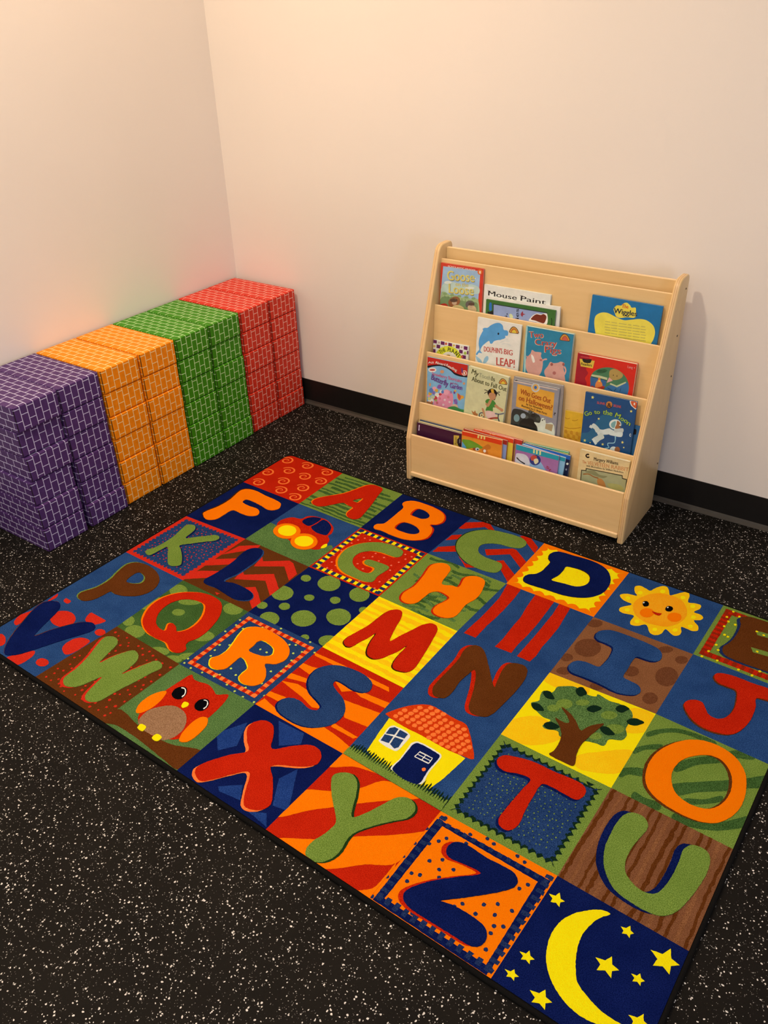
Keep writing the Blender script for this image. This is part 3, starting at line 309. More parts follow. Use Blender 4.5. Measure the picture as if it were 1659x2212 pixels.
BOOKS=[
dict(k='mouse',tier=1,d=0.008,th=0.007,x0=0.1773,w=0.2159,zt=0.6420,ro=0.0017,h=0.1862,cover='#efe4d2',back='#efe4d2',label='white picture book with black title lettering, behind the green book on the top tier',group='books on the top tier',
 art=[('#15100e','P','11.5,18.5 21,18.4 21.1,17.2 11.7,17.3'),('#15100e','P','28.5,18.3 37.9,18.4 38.1,17.2 28.7,17.1'),('#15100e','P','119.2,16.6 129,16.7 129.1,15.6 119.3,15.4'),],
 txt=[('Mouse', (14.4, 31.5), (109.0, 31.5), 13.9, '#15100e'), ('Paint', (122.2, 30.5), (202.2, 30.1), 13.59, '#15100e')]),
dict(k='cream',tier=1,d=0.0155,th=0.006,x0=0.1978,w=0.2312,zt=0.6085,ro=0.0298,h=0.1527,cover='#f4ead4',back='#f4ead4',label='plain cream-edged picture book sandwiched between the white and the green books',group='books on the top tier',
 art=[],
 txt=[]),
dict(k='green',tier=1,d=0.022,th=0.005,x0=0.1929,w=0.2259,zt=0.6029,ro=0.0101,h=0.1471,cover='#3f6a2c',back='#3f6a2c',label='green picture book with sideways lettering in front of the white book',group='books on the top tier',
 art=[('#2a2830','P','23.6,9.9 200.2,9.7 210.2,155.6 29.4,163'),('#9aa0bd','P','26,12.2 198.3,12 207.7,152.6 32,160.7'),('#2f6fb0','S','11.8,9.3 18.2,8.3 20.5,26.6 19.7,31.9 12.1,31.3'),('#15161a','S','6.7,36.4 15.8,35.9 23,31.3 24.6,41.3 18.4,47.4 8.6,43.8'),('#f4efe2','S','144,42.7 148.7,33.6 156.8,24 168.7,17.1 182.9,17.4 189.7,13.8 200.2,13.8 202.2,43.3 183.8,46.3 163.9,42.8'),('#7a2c18','S','150.8,37.4 157.1,27.2 167.2,19.8 181.4,19.8 189,15.6 198.3,20.7 197.6,32.4 192.3,42.4 179.9,41.9 165.3,39.2'),('#d9d39a','S','79.3,33.6 86.6,31.6 92.7,39.1 89.4,44.7 81.8,42.5'),('#a03a44','S','116.5,27.8 123,17.6 124.4,24 131.7,25.4 124.8,29 122.5,34.4'),('#1c3018','S','213.3,23.4 215.9,32.7 215.5,45.9 217.6,45.8 218,32.4 215.3,22.8'),],
 txt=[('s,', (73.8, 47.2), (72.7, 32.1), 11.5, '#14141c'), ('ies', (111.7, 42.8), (109.3, 13.0), 11.41, '#14141c')]),
dict(k='goose',tier=1,d=0.0085,th=0.006,x0=0.0236,w=0.1482,zt=0.6853,ro=0.0049,h=0.2295,cover='#d83c26',back='#d83c26',label='sky-blue paperback with red border and gold lettering, leftmost on the top tier',group='books on the top tier',
 art=[('#a3b6c8','P','7.8,9.3 137.1,7.6 131.1,252.9 -10,250.7'),('#c3cdb9','S','6.5,68.2 29.8,53.2 56.8,53.8 83.6,57.2 109.7,50.6 136.3,58.3 134.1,75.9 4.5,89.2'),('#a8b47c','S','4.6,90.7 17.5,87.3 31.4,92.6 58.5,91.6 78.9,95.9 88.6,90 105.5,94.8 135.2,94.6 132.5,206.6 -7.4,218.9'),('#7d8f5c','S','5.2,107 28.3,100.5 59.1,104.7 92.7,105.5 132.5,105.3 127.7,135.4 -1.4,138'),('#9a5a34','S','30.6,115 42,101.4 58.7,95.4 70.7,100.6 70.4,114.9 53.3,127.9 34.6,129.4'),('#6a5a52','S','91.5,114.5 98.6,103.1 115.8,100.8 122.9,110.3 110.3,121.1 95.3,122.8'),('#c8382a','S','-3.2,135.3 6.9,126.2 22.3,123.5 31.3,132.9 19.7,143.8'),('#d8b878','S','46.5,127.5 70,120.9 87.2,128.6 74.5,144 50.5,141.9'),('#d8b080','S','100.1,119.1 123.2,115.5 130.6,129.1 107.9,138.6'),('#caa07c','S','60.9,114.8 59.4,118.9 55.1,122 49.7,122.8 45.2,121.1 43.3,117.6 44.9,113.5 49.2,110.4 54.6,109.6 59.1,111.3'),('#caa07c','S','119,116.2 117.7,119.5 114.2,122 109.7,122.7 106,121.3 104.4,118.4 105.7,115.1 109.2,112.6 113.7,112 117.4,113.3'),('#5c4030','S','63.2,106.5 60.8,110.3 54.2,113.5 45.8,114.8 39,113.7 36.2,110.6 38.7,106.7 45.3,103.6 53.7,102.3 60.5,103.4'),('#5c4030','S','123.5,109 121.5,112.1 116,114.6 109.1,115.7 103.4,114.9 101.1,112.5 103.1,109.4 108.6,106.8 115.6,105.8 121.2,106.6'),('#6c7c44','P','19,104.8 17.4,97.6 15.7,98.1 17.3,105.2'),('#6c7c44','P','31.4,105 29.7,97.8 28,98.3 29.7,105.5'),('#6c7c44','P','43.7,105.2 42,98 40.3,98.5 42,105.7'),('#6c7c44','P','55.9,105.4 54.2,98.3 52.6,98.8 54.2,105.9'),('#6c7c44','P','68.1,105.6 66.4,98.5 64.7,99 66.4,106.1'),('#6c7c44','P','80.2,105.8 78.5,98.7 76.9,99.2 78.6,106.3'),('#6c7c44','P','92.3,106.1 90.6,99 88.9,99.4 90.6,106.5'),('#6c7c44','P','104.3,106.3 102.6,99.2 101,99.7 102.7,106.7'),('#6c7c44','P','116.2,106.5 114.5,99.4 112.9,99.9 114.6,107'),('#8fa268','S','25.2,92.1 23.9,94.4 20.2,96.2 15.5,96.9 11.7,96.2 10.2,94.3 11.6,92 15.3,90.2 19.9,89.5 23.7,90.2'),('#8fa268','S','50.7,91.8 49.4,94.1 45.7,95.9 41.2,96.6 37.4,95.9 35.9,94 37.2,91.8 40.9,89.9 45.5,89.2 49.2,90'),('#8fa268','S','76,91.6 74.7,93.9 71.1,95.7 66.5,96.4 62.8,95.6 61.3,93.8 62.6,91.5 66.2,89.7 70.8,89 74.5,89.7'),('#8fa268','S','101,91.3 99.7,93.6 96.2,95.4 91.7,96.1 88,95.4 86.5,93.5 87.7,91.3 91.3,89.5 95.8,88.8 99.5,89.5'),('#8fa268','S','125.8,91.1 124.5,93.4 121,95.2 116.6,95.8 112.9,95.1 111.4,93.3 112.6,91 116.2,89.2 120.6,88.6 124.3,89.3'),('#e8ece4','S','40,54.7 37.5,57.8 30.9,60.4 22.5,61.6 15.7,60.9 13,58.5 15.5,55.4 22.2,52.8 30.5,51.6 37.3,52.3'),('#e8ece4','S','120.1,60.7 117.1,63.8 109.1,66.7 98.9,68.1 90.6,67.6 87.4,65.4 90.4,62.2 98.5,59.4 108.6,57.9 116.8,58.4'),('#e8ece4','S','123.6,31.5 122.1,33.4 118,35 112.8,35.7 108.5,35.3 106.8,33.9 108.3,32 112.5,30.4 117.7,29.6 121.9,30.1'),('#e86a28','S','144.3,8.9 143,13.7 139,17.1 133.8,17.8 129.5,15.5 127.6,11.1 129,6.3 132.9,2.9 138.1,2.3 142.4,4.5'),],
 txt=[('SCHOLASTIC READER', (24.6, 9.4), (121.1, 9.8), 4.9, '#f4d8c0'), ('Goose', (25.6, 50.3), (119.8, 43.5), 28.92, '#7a6a30'), ('Goose', (24.5, 49.0), (118.7, 42.2), 28.33, '#e2c566'), ('on the', (54.5, 63.1), (98.7, 60.3), 12.13, '#d8bc62'), ('Loose', (32.2, 88.7), (119.1, 84.5), 28.84, '#7a6a30'), ('Loose', (31.2, 87.6), (118.1, 83.2), 28.14, '#e2c566'), ('1', (133.7, 14.6), (138.8, 14.4), 7.87, '#f6d8b0')]),
dict(k='wiggles',tier=1,d=0.014,th=0.006,x0=0.5198,w=0.1994,zt=0.6644,ro=-0.0047,h=0.2077,cover='#1a6c98',back='#1a6c98',label='blue book with large yellow patch of text, rightmost on the top tier',group='books on the top tier',
 art=[('#f2d34c','S','14.7,68.6 18.1,55.1 32.5,45 50.6,43.2 75,50.4 98.8,55 118.5,50.3 142.7,44.1 162.8,45 182.1,56.5 189.3,72.7 188.2,93 182.6,111.8 188.9,172.4 184.9,226.1 81,235.6 35.1,218.3 26.1,142.2 23.7,111 17.1,86.2'),('#f2cf46','S','65.4,29.4 72.8,18.1 85.2,16.1 91.8,8.8 100.2,6.2 110,12 114.6,17.4 125.6,15.5 128.6,26.1 131.5,36.8 125,43.7 105.1,45.7 87.9,50.7 76.1,48.9 70.3,39.8'),('#c4ac54','P','46.2,68.8 60.3,68.5 60.4,66.4 46.3,66.8'),('#c4ac54','P','64.5,68.1 81,67.6 81,65.6 64.5,66.1'),('#c4ac54','P','85.6,67.2 107.9,66.6 107.9,64.6 85.6,65.2'),('#c4ac54','P','111.9,66.2 121.8,66 121.8,64 111.9,64.2'),('#c4ac54','P','126.3,65.6 144.4,65.1 144.4,63.1 126.3,63.6'),('#c4ac54','P','148.4,64.7 160.6,64.5 160.6,62.5 148.4,62.8'),('#c4ac54','P','46.3,76.7 63,75.9 63,73.9 46.3,74.7'),('#c4ac54','P','64.6,76 83.7,75.1 83.7,73 64.6,74'),('#c4ac54','P','85.8,75.1 110.5,73.9 110.5,71.9 85.7,73.1'),('#c4ac54','P','112.1,74 124.5,73.4 124.4,71.4 112.1,72'),('#c4ac54','P','126.5,73.4 147.1,72.4 147.1,70.4 126.5,71.4'),('#c4ac54','P','148.7,72.5 163.4,71.7 163.3,69.8 148.6,70.5'),('#c4ac54','P','46.4,84.7 62.6,83.9 62.6,81.9 46.4,82.7'),('#c4ac54','P','64.7,83.9 83.3,83 83.3,81 64.7,81.9'),('#c4ac54','P','85.9,83 110.2,81.9 110.2,79.9 85.9,81'),('#c4ac54','P','112.3,81.9 124.2,81.3 124.2,79.3 112.2,79.8'),('#c4ac54','P','126.7,81.2 146.9,80.3 146.8,78.3 126.7,79.2'),('#c4ac54','P','148.9,80.3 163.1,79.6 163.1,77.6 148.9,78.3'),('#c4ac54','P','49.6,92.1 65.3,91.4 65.2,89.4 49.6,90.1'),('#c4ac54','P','67.9,91.3 86,90.5 86,88.5 67.8,89.3'),('#c4ac54','P','89.1,90.4 112.9,89.3 112.9,87.3 89.1,88.3'),('#c4ac54','P','115.5,89.2 126.9,88.7 126.9,86.6 115.4,87.2'),('#c4ac54','P','129.9,88.5 149.6,87.6 149.5,85.6 129.9,86.5'),('#c4ac54','P','152.1,87.5 165.8,86.9 165.8,84.9 152,85.5'),('#c4ac54','P','49.7,100.1 64.8,99.5 64.9,97.5 49.7,98.1'),('#c4ac54','P','68,99.3 85.6,98.5 85.6,96.5 68,97.2'),('#c4ac54','P','89.2,98.3 112.6,97.3 112.6,95.2 89.2,96.3'),('#c4ac54','P','115.6,97.1 126.6,96.6 126.6,94.6 115.6,95'),('#c4ac54','P','130.1,96.4 149.3,95.6 149.3,93.5 130.1,94.4'),('#c4ac54','P','152.3,95.3 165.6,94.8 165.6,92.8 152.3,93.3'),('#c4ac54','P','49.8,108.2 67.5,107 67.5,105 49.7,106.1'),('#c4ac54','P','68.1,107.3 88.3,106 88.3,104 68.1,105.2'),('#c4ac54','P','89.4,106.2 115.3,104.7 115.2,102.7 89.3,104.2'),('#c4ac54','P','115.9,105 129.3,104 129.2,102 115.8,102.9'),('#c4ac54','P','130.4,104.3 152.1,102.9 152,100.9 130.3,102.2'),('#c4ac54','P','152.6,103.2 168.4,102.2 168.3,100.1 152.5,101.2'),('#c4ac54','P','52.9,115.6 67.1,115.1 67.1,113.1 53,113.6'),('#c4ac54','P','71.3,114.7 87.9,114.1 87.9,112.1 71.3,112.7'),('#c4ac54','P','92.6,113.7 115,112.8 115,110.7 92.6,111.6'),('#c4ac54','P','119,112.3 129,112 129,110 119,110.3'),('#c4ac54','P','133.5,111.6 151.8,110.9 151.8,108.9 133.5,109.6'),('#c4ac54','P','155.8,110.5 168.1,110.1 168.1,108.1 155.8,108.5'),],
 txt=[('The', (87.4, 21.9), (105.9, 21.5), 10.3, '#e0602c'), ('Wiggles', (67.0, 39.9), (133.0, 38.3), 13.89, '#1c2438')]),
dict(k='plant',tier=2,d=0.006,th=0.005,x0=0.0213,w=0.1286,zt=0.4510,ro=0.0195,h=0.1322,cover='#f0e6da',back='#f0e6da',label='small book with purple checkerboard border, leftmost on the second tier',group='books on the second tier',
 art=[('#6e2456','P','-0.6,-0.4 13.4,-0.4 13.1,11.1 -0.9,11.1'),('#6e2456','P','27.9,0.2 41.7,0.2 41.5,11.6 27.6,11.6'),('#6e2456','P','55.5,1 69.2,1 69,12.4 55.3,12.4'),('#6e2456','P','83.2,2.7 96.7,2.7 96.6,14 83,14.1'),('#6e2456','P','111.5,2.5 124.9,2.4 124.8,13.7 111.4,13.7'),('#6e2456','P','12.6,13.9 26.1,13.9 25.8,25.5 12.3,25.5'),('#6e2456','P','95.2,16.5 108.2,16.6 108.1,27.9 95.1,27.9'),('#6e2456','P','41,14.4 54.3,14.4 54.1,25.9 40.8,25.9'),('#6e2456','P','69.1,15.8 82.3,15.8 82.1,27.2 68.9,27.2'),('#6e2456','P','123.2,15.6 136.1,15.6 136,26.9 123.1,26.9'),('#6e2456','P','-4.6,30.7 9,30.6 8.7,42.3 -4.9,42.3'),('#6e2456','P','107,32 120,31.9 120,43.3 106.9,43.4'),('#6e2456','P','24.6,31.4 38.1,31.4 37.8,43 24.3,43'),('#6e2456','P','79.8,32.2 92.9,32.2 92.8,43.6 79.6,43.6'),('#e2b44c','S','8.8,20.3 8,22.9 5.7,24.8 2.8,25.3 0.4,24.2 -0.5,21.9 0.4,19.3 2.7,17.4 5.6,16.9 7.9,18'),('#e2b44c','S','80.2,5.9 79.4,8.2 77.2,9.9 74.4,10.4 72.1,9.5 71.2,7.5 72,5.2 74.2,3.5 77,3 79.3,4'),('#d8604a','S','51.8,5.1 51,7.6 48.7,9.5 45.9,9.9 43.6,8.9 42.6,6.6 43.4,4.1 45.7,2.2 48.5,1.7 50.9,2.8'),('#d8604a','S','109.7,37.2 109,40 107.1,42 104.6,42.4 102.6,41.1 101.7,38.6 102.4,35.8 104.3,33.8 106.8,33.4 108.9,34.6'),('#c8a890','S','25.7,5.6 24.9,7.8 22.9,9.5 20.3,9.9 18.2,8.9 17.4,6.9 18.2,4.7 20.2,3 22.7,2.6 24.8,3.6'),('#c8a890','S','106.9,7.1 106.3,9 104.6,10.5 102.4,10.8 100.7,10 99.9,8.3 100.5,6.3 102.2,4.9 104.4,4.5 106.2,5.3'),('#a8b448','S','122.5,23.6 121.6,26.7 118.9,29 115.5,29.5 112.7,28.2 111.6,25.5 112.5,22.4 115.2,20.1 118.5,19.5 121.3,20.9'),('#e6da34','S','8.6,52.7 12.3,41.6 23.7,25.8 40.3,16.1 58.1,11.5 78.4,13.5 93.9,24 103.3,40.6 104.8,84 5.4,93.2'),('#f4ecd4','S','30.7,51.1 43.3,36.2 58.6,30.1 73.9,30.9 87,43.5 88,77.9 28.8,84.1'),('#b88a3c','S','64,41.8 62.6,44 58.8,45.8 54,46.6 50.2,46.1 48.7,44.5 50.1,42.4 53.9,40.5 58.6,39.7 62.5,40.2'),],
 txt=[('THE', (26.7, 42.6), (47.5, 29.8), 11.46, '#1c1c14'), ('PLA', (53.9, 28.7), (77.0, 32.0), 12.88, '#1c1c14'), ('NT', (78.0, 33.6), (94.1, 45.0), 13.84, '#1c1c14')]),
dict(k='dolphin',tier=2,d=0.012,th=0.005,x0=0.1795,w=0.1469,zt=0.5530,ro=-0.0021,h=0.2338,cover='#f0e4d4',back='#f0e4d4',label='white paperback with a blue leaping dolphin on the second tier',group='books on the second tier',
 art=[('#5c9cc8','S','11.6,101 8,83.8 9.2,65.9 16.4,47 20.6,38 18,34.7 24.8,29.8 35.4,27.3 45.4,18 61.2,8.7 75,6.3 84.8,12.1 89.3,24.1 99.8,24.3 104.8,28.8 103.4,39.8 95.4,41.9 97.4,46.2 86,54.9 69.9,60.1 59.6,65.3 53.1,74.2 47.2,74.2 43.1,67.3 30.6,77.3 19.4,90.5 15.4,103.6 22,110.1 11,111.1 4.3,120.3 0.4,117.7 7.1,106.3'),('#9cbcd4','S','0,122.3 5.8,124.6 19.9,133 25.8,140.9 31.4,123.9 40.5,115.4 45.2,120.1 43.9,128.2 35,140.1 18.3,145.8 5.3,136'),('#101828','S','75.5,38.8 75.1,41.1 73.7,42.7 71.8,43 70.2,42 69.5,39.9 69.9,37.7 71.3,36.1 73.2,35.8 74.8,36.8'),('#6a3a20','S','108,28.6 109.6,18.9 117.4,9.5 126.7,9.3 136,17 139.1,25.9'),('#e0a040','S','110.3,27.5 111.9,19.2 119.1,11.4 126.9,11.5 133.7,18.2 136.7,25.3'),('#c8602c','S','113.2,26.9 114.8,20.1 120.6,14.3 126.8,14.3 131.5,19.6 134.1,25.8'),('#e8c040','S','116.5,27.1 118.4,20.9 124.3,17.7 129.3,21.1 131.3,26.3'),('#5a4030','P','109.6,30.1 138.4,28.1 138.5,26.7 109.7,28.6'),('#d4d0c4','S','80,66.3 95.7,58.1 111.7,56 111.7,54.9 95.4,57.1 79.6,65.3'),('#d4d0c4','S','84.9,69.8 100.9,65.8 117.3,67.9 117.5,66.8 100.9,64.8 84.7,68.7'),('#d4d0c4','S','77.2,60.3 91.7,52.4 106.6,50.5 106.6,49.4 91.5,51.4 76.7,59.4'),],
 txt=[("DOLPHIN'S", (28.0, 103.3), (90.7, 98.4), 15.87, '#c4473a'), ('BIG', (96.1, 98.2), (124.7, 97.1), 15.83, '#c4473a'), ('LEAP!', (73.6, 138.3), (134.9, 134.1), 25.01, '#c4473a')]),
dict(k='pigs',tier=2,d=0.015,th=0.01,x0=0.3422,w=0.1485,zt=0.5541,ro=0.0072,h=0.2353,cover='#2f7f96',back='#b4cbb4',label='teal book with two pink pigs on its cover, on the second tier',group='books on the second tier',
 art=[('#a8c8b8','S','-0,-1.7 0.5,69.2 4.6,144.1 9.1,143.4 4.9,68.6 4.4,-2.1'),('#a8c8b8','P','4.3,-0.2 148,-1 148.2,-4 4.6,-3.3'),('#6a3a20','S','108.2,22.8 109.5,12.9 117,3.4 126.2,3.3 135.5,11.2 138.8,20.3'),('#e0a040','S','110.4,21.6 111.8,13.2 118.7,5.3 126.4,5.5 133.4,12.4 136.5,19.7'),('#c8602c','S','113.3,21.1 114.7,14.2 120.3,8.3 126.5,8.4 131.2,13.8 133.9,20.1'),('#d85a48','S','116.6,21.3 118.2,15 124,11.8 129.1,15.3 131.2,20.6'),('#5a4030','P','109.8,24.2 138.2,22.6 138.3,21.1 109.8,22.8'),('#dd9c88','S','7.6,116.3 9.2,95.8 20.6,80.2 24.6,68.1 33.8,71.6 47.7,70.7 54.7,71.2 54.3,81.9 60.9,92.6 62.6,111 59,131.9 49.1,146.1 26.6,148 12.6,134.4'),('#dd9c88','S','58.8,100 65.9,92.2 74.7,89.4 73.7,85.4 63.7,88.8 55.7,97.3'),('#dd9c88','P','14,98.5 10.3,88.5 7.1,89.9 10.8,99.9'),('#f0e6d8','S','23.6,82.3 31.1,87.6 36.7,102.6 31.4,106.3 25.2,94.1'),('#b8685c','S','60.3,92.7 59.6,94.7 57.2,96.3 54.2,96.9 51.6,96.3 50.5,94.6 51.3,92.6 53.6,90.9 56.7,90.4 59.2,91'),('#dd9c88','S','69.5,124.4 79,107.7 85.9,93.6 95.6,95.2 110.2,91 117.9,86.4 130.4,89.7 127.6,100.8 131.9,115.9 136.1,155.2 89.4,156.9 73.7,138.4'),('#dd9c88','S','134.8,124 138.2,109.3 132,97.9 128.2,100.2 134,110.2 130.7,123.4'),('#b8685c','S','106.8,123.6 106.1,126.9 103.6,129.4 100.2,130 97.3,128.7 96,125.8 96.7,122.5 99.2,120 102.5,119.4 105.4,120.7'),('#a8584c','S','95,99.3 94.4,102.2 92.4,104.3 89.8,104.9 87.4,103.6 86.3,101 86.9,98.1 88.9,95.9 91.5,95.4 93.8,96.7'),('#a8584c','S','130.4,92.4 130,95.2 128.4,97.3 126.1,97.7 124,96.4 123,93.8 123.4,90.9 125.1,88.9 127.4,88.4 129.4,89.8'),],
 txt=[('Two', (12.2, 33.1), (58.1, 26.6), 19.14, '#d8ccb0'), ('Two', (13.5, 31.8), (56.7, 25.5), 16.95, '#c44434'), ('Crazy', (32.0, 51.9), (101.9, 44.7), 19.2, '#d8ccb0'), ('Crazy', (33.3, 50.6), (100.4, 43.7), 17.12, '#c44434'), ('Pigs', (64.1, 68.7), (116.9, 64.8), 20.41, '#d8ccb0'), ('Pigs', (65.4, 67.4), (115.5, 63.8), 18.32, '#c44434')]),
dict(k='red',tier=2,d=0.018,th=0.013,x0=0.5111,w=0.1729,zt=0.5057,ro=0.0044,h=0.1869,cover='#dd2a1c',back='#dd2a1c',label='red book with a round picture and yellow tag, rightmost on the second tier',group='books on the second tier',
 art=[('#a81c28','S','0,-0 27.5,-0.1 36.1,6.4 32.9,22.5 39.3,31.6 28.7,41.5 36.7,52.9 29.6,70.1 36,83.3 35,114.1 1.7,116 2.3,91.8'),('#e8b840','P','6.7,16 51.8,13.6 49,36.4 12.4,37.5'),('#20201c','S','14.9,14.4 27.9,13.7 41.9,11 41.5,18.2 38.2,22.8 20,23.7'),('#d85048','P','9,10 42.7,8.1 42.7,6.3 9,8.2'),('#4c7850','S','45.6,72 48.5,53.1 62.1,37.3 86.4,26 111.6,24.3 135.4,32.7 152.9,49.6 160.2,68.6 159.6,86.8 151.1,107 119.9,121.9 81,122.7 57.9,106.4'),('#335c38','S','60.2,42.9 82,32 92.5,33.8 81,43.8 65.9,46.9'),('#c8c08c','P','48.7,54.4 72,53.5 95.4,55.1 95,61.7 70.3,60.3 46.8,60'),('#3a648c','S','47.6,76.9 47.1,62.5 68.1,63.4 91.6,65 89.3,86.4 51.1,94.6'),('#3c6c94','S','93,85.6 108.3,74.5 126.2,74.6 151.4,56.3 159.8,71.2 155.3,100.8 119.6,119.3 93.8,101.2'),('#c8c08c','P','106.2,68.4 124.6,72.3 148.7,55.6 150.5,59 126.5,77.1 104.2,72.8'),('#b8904c','S','98.7,45.4 100,32.3 111.7,25.5 127.3,28.8 138.6,37.2 134,48.9 116.2,57.8 103.7,56'),('#e8a090','P','94.9,70.3 99.6,52.4 111.9,60.2'),('#24445c','S','99,85 109.8,89.1 118.4,96.3 119.4,95.1 110.6,87.8 99.6,83.5'),('#24445c','S','123.9,81.1 117.8,93 117,106.5 118.5,106.5 119.3,93.3 125.2,81.7'),('#24445c','P','137.2,75.9 135.3,89.3 136.5,89.4 138.4,76'),('#2c5034','S','76.6,37.5 75.6,39.5 72.5,41.3 68.4,42.1 65,41.7 63.5,40.2 64.5,38.1 67.7,36.4 71.7,35.6 75.1,36'),('#2c5034','S','88.5,38.4 87.7,40 85,41.4 81.6,42.1 78.8,41.8 77.5,40.7 78.4,39.1 81.1,37.8 84.5,37.1 87.3,37.3'),('#2c3c2c','S','46.8,61.9 70.4,62.8 93.9,64.1 94,62.8 70.6,61.5 47,60.6'),('#3a2c18','S','112.5,43.8 112.4,44.9 111.9,45.7 111.1,45.8 110.4,45.3 110,44.3 110.1,43.3 110.6,42.5 111.4,42.3 112.1,42.9'),('#3a2c18','S','123.2,44.2 123.1,45.3 122.6,46 121.8,46.2 121.1,45.7 120.7,44.7 120.8,43.6 121.4,42.9 122.1,42.7 122.8,43.2'),('#e8803c','S','63.7,90.6 63.4,77.5 68.6,67.2 69,60.6 74.1,59.5 76.3,66.9 82.9,77.3 83.1,89'),('#b83424','S','52.9,87.6 66.5,91.3 88.6,81.3 89.6,89 67.5,99 51.1,94.6'),('#f0d050','S','76.6,68.7 76.1,70.3 74.4,71.6 72.2,72.1 70.3,71.5 69.5,70.2 70,68.5 71.6,67.2 73.8,66.8 75.7,67.3'),],
 txt=[('Readers', (13.2, 32.9), (45.3, 31.9), 7.78, '#38301c'), ('Lang +', (148.4, 14.9), (169.6, 14.4), 7.0, '#f09080')]),
dict(k='straw',tier=3,d=0.008,th=0.005,x0=0.0278,w=0.1460,zt=0.4103,ro=0.0124,h=0.2315,cover='#86b0cc',back='#86b0cc',label='light blue paperback with red top band and flowers, leftmost on the third tier',group='books on the third tier',
